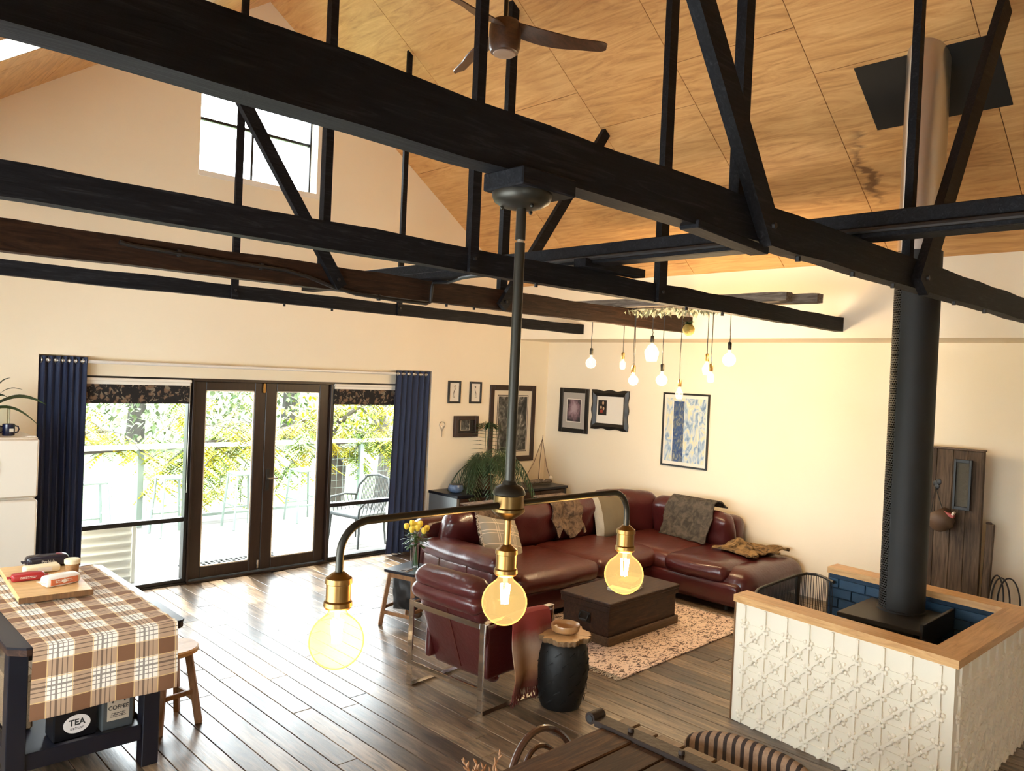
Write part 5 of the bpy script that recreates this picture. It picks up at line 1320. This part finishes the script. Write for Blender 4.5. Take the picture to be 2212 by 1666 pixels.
for (dv,wd,dr_) in leafs:
    base=V((1.37,7.62,zt_+.19)); dv=V(dv); sd=dv.cross(V((0,0,1))).normalized(); sd=(sd+V((0,-.3,.6))).normalized()
    def lf(u,v,dv=dv,wd=wd,dr_=dr_,sd=sd): 
        w_=wd*math.sin(pi*min(.999,u*.93+.07))**.8*(1 if u<.9 else (1-u)/.1*.8+.2)
        return base+dv*u+V((0,0,.12*math.sin(u*pi)*.6-dr_*u*u))+sd*w_*(v-.5)
    MB().sheet(lf,14,5,.002).build('leaf','green_leaf',pp)

# kitchen table ----------------------------------------------------------------
kt=thing('kitchen_table','navy black painted wooden work table with lower shelf','table',(1.34,5.14,0))
TX0,TX1,TY0,TY1,TZ=.92,1.765,4.37,5.92,.86
def octo(x0,x1,y0,y1,c): return [(x0+c,y0),(x1-c*.35,y0),(x1,y0+c*.35),(x1,y1-c),(x1-c,y1),(x0+c,y1),(x0,y1-c),(x0,y0+c)]
MB().prism(octo(TX0,TX1,TY0,TY1,.07),2,TZ-.012,TZ).build('table_top','navy_table',kt,smooth=False)
MB().prism(octo(TX0+.004,TX1-.004,TY0+.004,TY1-.004,.07),2,TZ-.045,TZ-.012).build('top_edge','trunk_wood',kt,smooth=False)
for x in (1.0,1.665):
    for y in (4.60,5.74): MB().bb(x-.045,x+.045,y-.045,y+.045,0,TZ-.045,.004).build('leg','navy_table',kt,smooth=False)
for a in ((1.045,1.62,4.60,4.625),(1.045,1.62,5.715,5.74)): MB().bb(*a,TZ-.145,TZ-.045).build('apron','navy_table',kt,smooth=False)
for a in ((1.0,1.025,4.645,5.695),(1.64,1.665,4.645,5.695)): MB().bb(*a,TZ-.145,TZ-.045).build('apron','navy_table',kt,smooth=False)
MB().bb(1.045,1.62,4.575,4.61,.15,.24,.003).build('shelf_rail','navy_table',kt,smooth=False); MB().bb(1.045,1.62,5.73,5.765,.15,.24,.003).build('shelf_rail','navy_table',kt,smooth=False)
MB().bb(.975,1.02,4.645,5.695,.15,.24,.003).build('shelf_rail','navy_table',kt,smooth=False); MB().bb(1.645,1.69,4.645,5.695,.15,.24,.003).build('shelf_rail','navy_table',kt,smooth=False)
MB().bb(1.02,1.645,4.61,5.73,.198,.218).build('shelf','navy_table',kt,smooth=False)
# tablecloth with woven plaid, coordinates from its own UV map
def plaidm():
    m,nt,b=new_mat('brown_cream_plaid'); uv=nt.nodes.new('ShaderNodeUVMap'); uv.uv_map='cloth'
    s=sepxyz(nt,uv.outputs[0]); P=.205
    def band(c,o):
        f=nmath(nt,'FRACT',nmath(nt,'DIVIDE',nmath(nt,'ADD',c,o),P)); 
        wide=nmath(nt,'LESS_THAN',f,.40)
        def near(p,w_): return nmath(nt,'LESS_THAN',nmath(nt,'ABSOLUTE',nmath(nt,'SUBTRACT',f,p)),w_)
        dark=None
        for p in (.52,.63,.74,.85): 
            k=near(p,.012 if p not in (.63,) else .026); dark=k if dark is None else nmath(nt,'MAXIMUM',dark,k)
        yel=nmath(nt,'MAXIMUM',near(.42,.010),near(.985,.010)); return wide,dark,yel
    wx,dx_,yx=band(s[0],.03); wy,dy_,yy=band(s[1],.06)
    nb=nmath(nt,'MULTIPLY',nmath(nt,'ADD',wx,wy),.5)
    r=ramp(nt,[(0,(.84,.78,.68)),(.5,(.42,.28,.18)),(1,(.18,.085,.04))]); nt.links.new(nb,r.inputs[0])
    c=nmix(nt,nmath(nt,'MULTIPLY',nmath(nt,'MAXIMUM',dx_,dy_),.72),r.outputs[0],(.06,.035,.025)); c=nmix(nt,nmath(nt,'MULTIPLY',nmath(nt,'MAXIMUM',yx,yy),.8),c,(.66,.44,.17))
    nt.links.new(c,b.inputs['Base Color']); b.inputs['Roughness'].default_value=.9
    wv=nnoise(nt,uv.outputs[0],600,2); bp=nt.nodes.new('ShaderNodeBump'); bp.inputs['Strength'].default_value=.25; bp.inputs['Distance'].default_value=.002; nt.links.new(wv,bp.inputs['Height']); nt.links.new(bp.outputs[0],b.inputs['Normal']); return m
M['plaid']=plaidm()
tc_=thing('tablecloth','brown and cream plaid cloth draped over the work table end','tablecloth',(1.35,5.1,TZ))
nu,nv=44,96; Ltop=1.50; Ldrop=.365; pts=[]; uvs=[]
for i in range(nu):
    u=i/(nu-1); x=1.015+.695*u
    for j in range(nv):
        s=(Ltop+Ldrop)*j/(nv-1); ed=max(0,1-abs(u-.97)/.12)
        if s<Ltop-.02:
            y=5.86-s; z=TZ+.004+.006*abs(noise.noise(V((u*8,s*9,0))))+.007*ed*(1+math.sin(s*46+2*u))*.5
            xx=x-.06*max(0,.25-s)*0
        else:
            k=(s-Ltop+.02); a=min(1,k/.045); y=4.36-.012*math.sin(a*pi/2)-.004-.010*math.sin(u*9)*min(1,k*3)*.8; z=TZ+.006-.012*a*.6-max(0,k-.03); xx=x+.014*math.sin(k*5)*(u-.5)
        pts.append(V((xx,y,z))); uvs.append((x,s))
mb=MB(); N=len(pts); mb.v=[p for p in pts]+[p+V((0,.0015 if p.y<4.37 else 0,-.0025)) for p in pts]
for i in range(nu-1):
    for j in range(nv-1):
        q4=(i*nv+j,(i+1)*nv+j,(i+1)*nv+j+1,i*nv+j+1); mb.f.append(q4); mb.f.append(tuple(k+N for k in q4[::-1]))
ring=[i*nv for i in range(nu)]+[(nu-1)*nv+j for j in range(1,nv)]+[i*nv+nv-1 for i in range(nu-2,-1,-1)]+[j for j in range(nv-2,0,-1)]
for a,b_ in zip(ring,ring[1:]+ring[:1]): mb.f.append((a,a+N,b_+N,b_))
co_=mb.build('woven_cloth','plaid',tc_,fix=False); ul=co_.data.uv_layers.new(name='cloth')
for lp in co_.data.loops: ul.data[lp.index].uv=uvs[lp.vertex_index%N]
# chopping board and packets
zt_=TZ+.016
cb=thing('chopping_board','thick pale wooden chopping board on the plaid cloth','chopping board',(1.33,5.50,zt_),math.radians(-4))
tl(cb).bb(-.19,.19,-.40,.40,0,.034,.004).build('board','light_wood',cb,smooth=False); m=tl(cb); m.bb(-.192,.192,-.405,-.40,.0,.033,.001); m.build('end_grain','oak_dark',cb,smooth=False)
zb_=zt_+.035
def packet(lab,c,d,rz,mat,band,words,wmat,tilt=0):
    t=thing('biscuit_packet',lab,'packet',c,rz,'packets on the chopping board'); m=tl(t); m.M=m.M@rotm('Y',tilt)
    m.soft((0,0,d[2]/2),d,min(d)*.28,.006,3,.003,14,len(lab)); m.build('wrapper',mat,t)
    for sg in (-1,1):
        m=tl(t); m.M=m.M@rotm('Y',tilt); m.sheet(lambda u,v:V((sg*(d[0]/2-.004+.028*u),-d[1]*.42+d[1]*.84*v,d[2]*.5+.004*math.sin(v*30)*u)),4,14,.0015); m.build('crimped_end',mat,t)
    if band:
        m=tl(t); m.M=m.M@rotm('Y',tilt); m.bb(-d[0]*.40,d[0]*.40,-d[1]/2-.0065,-d[1]/2-.0015,d[2]*.18,d[2]*.78,.001); m.build('label_band',band,t)
    mw=W[t]@rotm('Y',tilt)@Matrix.Translation(V((0,-d[1]/2-.0075,d[2]*.52)))@FACE_Y
    if words=='Peckish': put_text('lettering',words,d[2]*.34,wmat,t,mw)
    else: scribble(t,mw,d[0]*.55,d[2]*.34,2,len(lab),wmat)
    return t
M['foil_white']=plain('white_wrapper',(.74,.68,.60),.3); M['foil_red']=plain('red_wrapper',(.32,.02,.02),.3); M['foil_orange']=plain('orange_wrapper',(.50,.13,.05),.3); M['foil_black']=plain('black_wrapper',(.018,.014,.02),.25); M['foil_maroon']=plain('maroon_print',(.16,.02,.03),.3); M['cream_lid']=plain('cream_card',(.72,.60,.38),.6); M['grain_brown']=plain('brown_crackers',(.28,.14,.05),.7,var=.5,vscale=60)
packet('orange and white biscuit packet at the front of the chopping board',(1.37,5.30,zb_),(.20,.085,.06),.22,'foil_white','foil_orange','biscuits','pages')
packet('small red biscuit packet at the left of the chopping board',(1.24,5.50,zb_),(.17,.06,.045),-.12,'foil_red',None,'Biscuits','pages')
t=packet('black biscuit box at the back of the chopping board',(1.415,5.80,zb_+.0),(.24,.085,.075),-.08,'foil_black','foil_black','Peckish','pages')
m=tl(t); m.sph((.07,0,.077),.03,12,6,(1,1,.1)); m.build('printed_fruit','foil_maroon',t)
t=thing('cracker_tub','clear tub of brown crackers with cream lid on the board','tub',(1.485,5.50,zb_))
MB().lathe([(0,zb_+.002),(.036,zb_),(.04,zb_+.06),(.041,zb_+.075)],(1.485,5.50,0),22).build('crackers','grain_brown',t); MB().lathe([(.044,zb_+.07),(.046,zb_+.075),(.046,zb_+.095),(.04,zb_+.10),(0,zb_+.10)],(1.485,5.50,0),22).build('lid','cream_lid',t)
t=thing('cheese_wedge','pale wrapped cheese block lying behind the packets','cheese',(1.35,5.66,zb_)); tl(t).soft((0,0,.024),(.20,.09,.046),.015,0,3,.003,12,3).build('block','cream_lid',t); tl(t).bb(-.03,.05,-.047,-.0455,.010,.036).build('label_patch','foil_white',t,smooth=False)
# tins on the shelf
M['tin_grey']=plain('grey_tin',(.09,.10,.105),.35,.4); M['tin_black']=plain('black_tin',(.008,.008,.010),.3,.3); M['label_cream']=plain('kraft_label',(.46,.38,.29),.8); M['label_white']=plain('white_label',(.66,.60,.56),.7)
sz=.218
t=thing('coffee_tin','grey storage tin labelled COFFEE on the table shelf','tin',(1.515,4.72,sz)); MB().bb(1.43,1.60,4.645,4.80,sz,sz+.26,.008).build('body','tin_grey',t,smooth=False); MB().bb(1.426,1.604,4.638,4.805,sz+.26,sz+.29,.008).build('lid','tin_grey',t,smooth=False)
MB().bb(1.457,1.573,4.641,4.645,sz+.055,sz+.215,.001).build('label','label_cream',t,smooth=False)
mw=lambda x,y,z:Matrix.Translation(V((x,y,z)))@FACE_Y
put_text('lettering','COFFEE',.031,'ink',t,mw(1.515,4.6405,sz+.125),.0006); scribble(t,mw(1.515,4.6405,sz+.085),.085,.028,3,5)
m=MB(); m.tube([(1.515+.032*math.cos(a),4.640,sz+.155+.026*math.sin(a)) for a in [pi*k/10 for k in range(11)]],.004,5); m.build('emblem','ink',t)
t=thing('tea_tin','black storage tin with an oval TEA label on the shelf','tin',(1.305,4.73,sz)); MB().bb(1.195,1.415,4.66,4.82,sz,sz+.23,.008).build('body','tin_black',t,smooth=False); MB().bb(1.19,1.42,4.655,4.825,sz+.23,sz+.255,.008).build('lid','tin_black',t,smooth=False)
MB(Matrix.Translation(V((1.309,4.659,sz+.082)))@rotm('X',90)).lathe([(0,0),(.05,0),(.05,.003),(0,.003)],(0,0,0),36).build('label','label_white',t)
for o in t.children:
    if o.name.startswith('label'): 
        for v in o.data.vertices: v.co.x=(v.co.x-.004)*1.35+.004
put_text('lettering','TEA',.046,'ink',t,mw(1.309,4.6555,sz+.090),.0014); scribble(t,mw(1.309,4.6555,sz+.058),.07,.014,2,8)
t=thing('storage_box','woven hessian storage box on the left of the shelf','box',(1.10,5.10,sz)); M['hessian']=plain('hessian',(.20,.13,.07),.95,bump=.6,bscale=150)
MB().bb(1.035,1.16,4.92,5.30,sz,sz+.30,.012).build('body','hessian',t); MB().bb(1.022,1.168,4.912,5.308,sz+.27,sz+.31,.008).build('rim','hessian',t)
t=thing('paper_pad','cream paper pad standing beside the coffee tin','notepad',(1.60,4.76,sz)); MB().box((1.625,4.80,sz+.15),(.02,.11,.30),.003).build('pages','pages',t); MB().box((1.638,4.80,sz+.15),(.004,.112,.302),.001).build('cover','book_brown',t)
# wooden stool
sx_,sy_=1.94,5.02
t=thing('wooden_stool','round pale wooden stool tucked beside the work table','stool',(sx_,sy_,0))
MB().lathe([(0,.455),(.15,.455),(.165,.465),(.165,.485),(.155,.493),(0,.49)],(sx_,sy_,0),36).build('seat','light_wood',t)
LP=[]
for k in range(4):
    a=pi/4+pi/2*k+.15; p0=V((sx_+.185*math.cos(a),sy_+.185*math.sin(a),0)); p1=V((sx_+.105*math.cos(a),sy_+.105*math.sin(a),.46)); LP.append((p0,p1)); MB().bar(p0,p1,.034,.042,.004).build('leg','stool_wood',t,smooth=False)
for k in range(4):
    a,b_=LP[k],LP[(k+1)%4]; f=.35 if k%2 else .45; MB().bar(a[0].lerp(a[1],f),b_[0].lerp(b_[1],f),.018,.03,.002).build('stretcher','stool_wood',t,smooth=False)

# ================================================================== DINING END (bottom edge)
M['dining_wood']=wood('old_brown_planks',[(0.25,(0.007,0.003,0.0015)),(0.45,(0.022,0.009,0.004)),(0.6,(0.05,0.022,0.009)),(0.8,(0.13,0.062,0.024))],(0.8,9,9),3,.62,.4,rand=.2,spec=.25)
M['iron']=plain('rusty_iron',(.02,.012,.009),.55,.5,bump=.3,bscale=40)
dt=thing('dining_table','old plank dining table with iron straps at the bottom edge','table',(1.9,1.7,0))
DZ=.75; yb_=[1.18,1.345,1.51,1.675,1.845,2.015,2.19]
for a,b_ in zip(yb_,yb_[1:-1]): MB().bb(.86,2.745,a+.003,b_-.003,DZ-.05,DZ,.004).build('plank','dining_wood',dt,smooth=False)
MB().bb(.80,2.745,2.018,2.19,DZ-.055,DZ+.004,.005).build('edge_plank','dining_wood',dt,smooth=False)
rd=random.Random(4)
y=1.18
while y<2.19:
    h_=rd.uniform(.10,.17); y2=min(y+h_,2.19); MB().bb(2.835,2.905+rd.uniform(-.01,.015),y+.003,y2-.003,DZ-.05,DZ+.004,.006).build('end_block','trunk_base',dt,smooth=False); y=y2  # golden light on the blocks is put in as a paler wood
MB().bb(2.748,2.832,1.10,2.235,DZ-.01,DZ+.018,.003).build('iron_strap','iron',dt,smooth=False)
m=MB(); m.tube([(2.79,2.255+.024*math.cos(a),DZ+.018+.024*math.sin(a)) for a in [2*pi*k/16 for k in range(16)]],.012,8,closed=True,flat=3.2); 
MB().cyl((2.752,2.262,DZ+.016),(2.832,2.262,DZ+.016),.027,n=18).build('strap_eye','iron',dt); MB().cyl((2.748,2.262,DZ+.016),(2.751,2.262,DZ+.016),.016,n=14).build('eye_hole','black',dt)
for y in (2.06,1.80,1.54,1.28): MB().lathe([(0,.034),(.010,.034),(.014,.028),(.014,.017)],(2.79,y,DZ),12).build('bolt','iron',dt)
for x in (1.0,2.62):
    for y in (1.30,2.08): MB().bb(x-.05,x+.05,y-.05,y+.05,0,DZ-.05,.006).build('leg','trunk_wood',dt,smooth=False)
# bentwood chair
M['bentwood']=plain('dark_bentwood',(.045,.020,.012),.25,coat=.3)
bx_,by_=2.525,2.25
t=thing('bentwood_chair','dark bentwood chair with double hoop back at the dining table','chair',(bx_,by_-.1,0))
def hoop(w_,h_,z0,y0,r): return MB().tube([(bx_+w_*math.cos(a),y0+.06*(math.sin(a)),z0+h_*math.sin(a)) for a in [pi*k/24 for k in range(25)]],r,8)
m=hoop(.225,.275,.47,by_+.05,.0155); m.build('outer_hoop','bentwood',t); hoop(.14,.20,.47,by_+.05,.0115).build('inner_hoop','bentwood',t)
MB().lathe([(0,.45),(.19,.45),(.205,.46),(.205,.475),(.19,.482),(0,.478)],(bx_,by_-.10,0),36).build('seat','bentwood',t)
for (ax_,ay_) in ((-.15,.12),(.15,.12),(-.15,-.16),(.15,-.16)): MB().tube([(bx_+ax_,by_-.1+ay_*.9,.45),(bx_+ax_*1.1,by_-.1+ay_*1.05,.2),(bx_+ax_*1.25,by_-.1+ay_*1.2,0)],[.017,.015,.012],8).build('leg','bentwood',t)
MB().tube([(bx_+.15*math.cos(a),by_-.1+.15*math.sin(a),.22) for a in [2*pi*k/24 for k in range(24)]],.009,6,closed=True).build('ring_stretcher','bentwood',t)
# striped tub chair
def wstr(nt,tc):
    s=sepxyz(nt,tc.outputs['Object'])[1]; f=nmath(nt,'FRACT',nmath(nt,'DIVIDE',s,.042)); k=nmath(nt,'LESS_THAN',f,.42); n=nnoise(nt,tc.outputs['Object'],90,3)
    return nmix(nt,k,nmix(nt,n,(.16,.10,.06),(.30,.20,.13)),(.022,.013,.010))
M['striped_weave']=stripes_mat('striped_woven_fabric',wstr,.9)
t=thing('tub_chair','tub chair with brown and black striped woven back','chair',(3.15,1.66,0))
MB().soft((3.16,1.66,.575),(.075,.66,.36),.036,.0,5,.0).build('backrest','striped_weave',t)
o=t.children[0]
for v in o.data.vertices:
    yy=v.co.y; v.co.x-=.45*max(0,abs(yy)-.10)**2*2.0
    if v.co.z>.55: v.co.z-=1.15*max(0,abs(yy)-.06)**2.2
MB().soft((2.99,1.66,.40),(.40,.50,.11),.04,.01,4,.003).build('seat','striped_weave',t)
for (a,b_) in ((2.83,1.45),(2.83,1.87),(3.15,1.45),(3.15,1.87)): MB().cyl((a,b_,0),(a,b_,.36),.014,.018,10).build('leg','bentwood',t)
# dried flowers
vx,vy=1.79,1.93
t=thing('dried_flower_vase','vase of brown dried seed stems with one yellow billy button','vase',(vx,vy,DZ))
M['dry_seed']=plain('dry_seed_pods',(.20,.10,.045),.7,var=.4,vscale=40); M['billy']=plain('yellow_billy_button',(.62,.40,.03),.8,bump=.5,bscale=150)
MB().lathe([(0,DZ+.002),(.03,DZ),(.038,DZ+.02),(.03,DZ+.08),(.016,DZ+.11),(.018,DZ+.12),(.013,DZ+.12),(.012,DZ+.10),(0,DZ+.02)],(vx,vy,0),24).build('vase_body','matt_black',t)
rw=random.Random(6)
for k in range(9):
    a=2*pi*k/9; rad=rw.uniform(.03,.095); top=V((vx+rad*math.cos(a),vy+rad*math.sin(a),DZ+rw.uniform(.17,.255))); sob=MB().tube([(vx,vy,DZ+.06),(vx+.3*rad*math.cos(a),vy+.3*rad*math.sin(a),DZ+.14),top],.0014,5).build('stem','dry_seed',t)
    m=MB()
    for i in range(7):
        p=V((vx,vy,DZ+.13)).lerp(top,.45+.55*i/6); b_=i*2.3+k; dd=V((math.cos(b_)*.6+.4*math.cos(a),math.sin(b_)*.6+.4*math.sin(a),1.0)).normalized()
        m.tube([p,p+dd*.007,p+dd*.015,p+dd*.024],[.0012,.0042,.0036,.0006],6)
    m.build('seed_pods','dry_seed',sob,kind='stuff')
MB().sph((vx+.012,vy-.035,DZ+.175),.0135,14,10).build('billy_button','billy',t); MB().tube([(vx,vy,DZ+.06),(vx+.01,vy-.03,DZ+.165)],.0015,5).build('stem','stem',t)

# ================================================================== OUTSIDE
dk=MB().bb(-3,13,8.27,11.75,-.20,-.075).build('deck_frame','bark',smooth=False); tag(dk,'grey timber deck outside the doors',kind='structure'); dk.name='deck'
bme=MB().box((0,0,0),(16,.138,.03),.003).mesh('deck_board','deck',smooth=False)
y=8.345
while y<11.75:
    instance('deck_board',bme,dk,Matrix.Translation(V((5,y,-.06)))); y+=.145
gr=MB().bb(-60,90,11.75,120,-.9,-.55).build('lawn','grass',smooth=False); tag(gr,'bright green lawn beyond the deck',kind='structure')
t=thing('door_mat','dark woven door mat lying on the deck','mat',(4.1,8.75,-.045)); M['mat']=plain('rubber_mat',(.035,.037,.037),.8)
m=MB()
for k in range(19): m.bb(3.55+.06*k,3.575+.06*k,8.50,9.0,-.045,-.030)
for k in range(8): m.bb(3.55,4.66,8.50+.07*k,8.515+.07*k,-.045,-.032)
m.build('mat_lattice','mat',t,smooth=False,kind='stuff'); MB().bb(3.53,4.68,8.48,8.50,-.045,-.028).build('border','mat',t,smooth=False); MB().bb(3.53,4.68,9.0,9.02,-.045,-.028).build('border','mat',t,smooth=False)
rl_=thing('deck_railing','white topped deck railing with wire mesh panels','railing',(4,11.45,-.045))
MB().bb(-2.5,8.05,11.33,11.52,1.045,1.10,.006).build('top_rail','rail_white',rl_,smooth=False)
for x in (-1.5,.3,2.1,3.9,5.7,7.5): MB().bb(x-.04,x+.04,11.40,11.48,-.045,1.045,.004).build('post','galv',rl_,smooth=False)
m=MB()
for k in range(90): x=-2.4+.1165*k; m.cyl((x,11.44,.05),(x,11.44,1.045),.0025,n=4,caps=False)
for k in range(9): m.cyl((-2.5,11.44,.05+.12*k),(8.05,11.44,.05+.12*k),.0025,n=4,caps=False)
m.build('wire_mesh','galv',rl_,kind='stuff'); MB().bb(-2.5,8.05,11.42,11.46,.02,.06).build('bottom_rail','galv',rl_,smooth=False)
def barstool(x,y,lab):
    t=thing('bar_stool',lab,'bar stool',(x,y,-.045),0,'metal bar stools on the deck'); z=-.045; h=.78; a=.20; b_=.16
    MB().bb(x-b_,x+b_,y-b_,y+b_,z+h-.03,z+h,.006).build('seat','galv',t,smooth=False)
    for sx in (-1,1):
        for sy in (-1,1): MB().bar((x+sx*a,y+sy*a,z),(x+sx*b_*.95,y+sy*b_*.95,z+h-.03),.028,.028,.003).build('leg','galv',t,smooth=False)
    for q_,zz in (((-1,-1,1,-1),.26),((-1,1,1,1),.26),((-1,-1,-1,1),.34),((1,-1,1,1),.34)):
        k=a-.04*.4; MB().bar((x+q_[0]*k,y+q_[1]*k,z+zz),(x+q_[2]*k,y+q_[3]*k,z+zz),.02,.02,.002).build('footrest','galv',t,smooth=False)
for x,lab in ((3.08,'pale metal bar stool on deck, half behind the left curtain'),(4.08,'pale metal bar stool on deck, at the right edge of the left window'),(5.08,'pale metal bar stool on deck, behind the left door leaf'),(6.05,'pale metal bar stool on deck, behind the right door leaf')): barstool(x,10.75,lab)
# wicker armchair outside
wx_,wy_=5.88,8.98; wr_=math.radians(100)
t=thing('wicker_chair','grey wicker armchair on the deck behind the right window','chair',(wx_,wy_,-.045),wr_)
def Wt(): return tl(t)
Wt().soft((0,0,.40),(.54,.52,.05),.02,0,3).build('seat','wicker',t)
m=Wt()
top=[(-.29,-.20+.0,.52),(-.30,-.28,.72),(-.20,-.34,.86),(0,-.36,.89),(.20,-.34,.86),(.30,-.28,.72),(.29,-.20,.52)]
m.tube(top,.016,8); m.build('back_rim','wicker',t)
for k in range(19):
    u=-.25+.5*k/18; zt2=.88-.5*max(0,abs(u)-.15)**1.6*1.6; Wt().tube([(u*.9,-.24,.40),(u,-.30,.62),(u,-.345,zt2)],.006,5).build('back_cane','wicker',t)
for sg in (-1,1):
    Wt().tube([(sg*.29,-.24,.60),(sg*.33,-.05,.62),(sg*.33,.20,.60),(sg*.31,.27,.52),(sg*.28,.26,.40)],.016,8).build('arm','wicker',t)
    for q_ in (-.22,.24): Wt().tube([(sg*.27,q_,.40),(sg*.28,q_,.2),(sg*.29,q_*1.08,0)],[.018,.016,.013],8).build('leg','wicker',t)
    for k in range(6): Wt().tube([(sg*.27,-.16+.07*k,.41),(sg*.32,-.16+.07*k,.60)],.005,5).build('arm_cane','wicker',t)
# corrugated planter beside the window
t=thing('corrugated_planter','white corrugated metal planter box outside the left window','planter',(2.45,8.85,-.045))
def cg(u,v): return V((1.75+1.15*u,8.62+.014*math.sin(v*2*pi*7),-.045+.62*v))
MB().sheet(cg,3,85,.004).build('corrugated_side','rail_white',t); MB().bb(2.88,2.92,8.60,9.1,-.045,.60,.003).build('corner_post','rail_white',t,smooth=False); MB().bb(1.75,2.9,8.66,9.1,-.045,.50).build('soil_box','rail_white',t,smooth=False); MB().bb(1.74,2.92,8.60,8.64,.575,.605,.003).build('rim','rail_white',t,smooth=False)
# wisteria: branches and leaflets
def leaf_mat(name,a,b_,c,s): 
    m,nt,b=new_mat(name); tc=nt.nodes.new('ShaderNodeTexCoord'); r=ramp(nt,[(.36,a),(.5,b_),(.64,c)]); nt.links.new(nnoise(nt,tc.outputs['Object'],s,3),r.inputs[0]); nt.links.new(r.outputs[0],b.inputs['Base Color']); b.inputs['Roughness'].default_value=.6; b.inputs['Subsurface Weight'].default_value=0; return m
M['wisteria']=leaf_mat('wisteria_leaves',(.06,.13,.012),(.19,.22,.006),(.40,.29,.002),2.2); M['far_leaf']=leaf_mat('far_foliage',(.09,.13,.07),(.16,.19,.10),(.22,.22,.10),.8)
wv_=thing('wisteria_vine','yellow green wisteria vine trailing along the deck railing','vine',(5,11.5,-.045))
ro=random.Random(31); m=MB(); lm=MB()
for k in range(80):
    x0=ro.uniform(1.0,9.0); p=V((x0,11.45+ro.uniform(-.18,.25),ro.choice((1.05,1.15,.95,1.3)))); pts=[p]
    d=V((ro.uniform(-1,1),ro.uniform(-.3,.3),ro.uniform(-.2,.9))).normalized()
    for i in range(6): d=(d+V((ro.uniform(-.3,.3),ro.uniform(-.2,.2),-.28))).normalized(); pts.append(pts[-1]+d*.16)
    m.tube(pts,.006,4)
    for i in range(1,7):
        for r_ in range(3):
            b0=pts[i]+V((ro.uniform(-.04,.04),ro.uniform(-.04,.04),0)); a=ro.random()*2*pi; rd_=V((math.cos(a),math.sin(a)*.6,-.45-.5*ro.random())).normalized(); sd=rd_.cross(V((0,0,1))).normalized()
            for q_ in range(6):
                pb=b0+rd_*(.04+.045*q_)
                for sg in (-1,1): leafq(lm,pb,sd*sg+rd_*.55,(0,0,1),.085-.006*q_,.036,.2)
m.tube([(-2,11.47,1.0),(1,11.5,1.14),(3,11.42,1.0),(5,11.5,1.12),(7,11.44,1.02),(8.6,11.5,1.15)],.022,6)
m.build('branches','bark',wv_,fix=False); lm.build('leaflets','wisteria',wv_,fix=False,kind='stuff')
def tree(lab,x,y,h,cr,n,trunk_r=.16,mat='far_leaf',name='tree',cz=None,flat=1.0,leaf=.22):
    t=thing(name,lab,'tree',(x,y,-.55),0,'trees beyond the deck'); rt=random.Random(int(x*7+y*3))
    MB().tube([(x,y,-.55),(x+.1,y,h*.35),(x-.1,y+.1,h*.7),(x+.1,y,h)],[trunk_r,trunk_r*.8,trunk_r*.55,trunk_r*.2],9).build('trunk','bark',t)
    m=MB()
    for k in range(8):
        a=k*.8; z0=h*(.35+.07*k); m.tube([(x,y,z0),(x+cr*.45*math.cos(a),y+cr*.45*math.sin(a),z0+cr*.3),(x+cr*.85*math.cos(a),y+cr*.85*math.sin(a),z0+cr*.5)],[trunk_r*.35,trunk_r*.2,.01],5)
    m.build('branches','bark',t)
    m=MB(); c=cz or h*.8
    for k in range(n):
        v=V((rt.gauss(0,1),rt.gauss(0,1),rt.gauss(0,1))).normalized()*cr*(rt.random()**.45); p=V((x+v.x,y+v.y,c+v.z*flat)); leafq(m,p,(rt.uniform(-1,1),rt.uniform(-1,1),rt.uniform(-1,.3)),(0,0,1),leaf*rt.uniform(.6,1.3),leaf*.5,.2)
    m.build('crown','far_leaf' if mat is None else mat,t,fix=False,kind='stuff')
tree('gnarled vine trunk growing just beyond the right window mid rail',7.25,11.95,1.6,1.0,700,.20,'wisteria','tree',1.5,.4,.12)
tree('second gnarled trunk beyond the railing nearest the right curtain',8.75,12.6,2.2,1.1,700,.19,'wisteria','tree',1.9,.5,.12)
tree('pale leafy tree far behind the left window',9.0,27.0,4.5,4.2,3500,.3,'far_leaf','tree',1.7,.7,.30)
tree('tall pale tree far behind the left door leaf',15.0,28.0,6.0,4.5,3500,.35,'far_leaf','tree',2.6,.7,.32)
tree('wide pale tree far behind the right door leaf',20.5,26.5,4.8,4.4,3500,.3,'far_leaf','tree',1.9,.7,.30)
tree('pale tree far behind the right window',27.0,27.5,5.4,5.0,3500,.3,'far_leaf','tree',2.2,.7,.32)
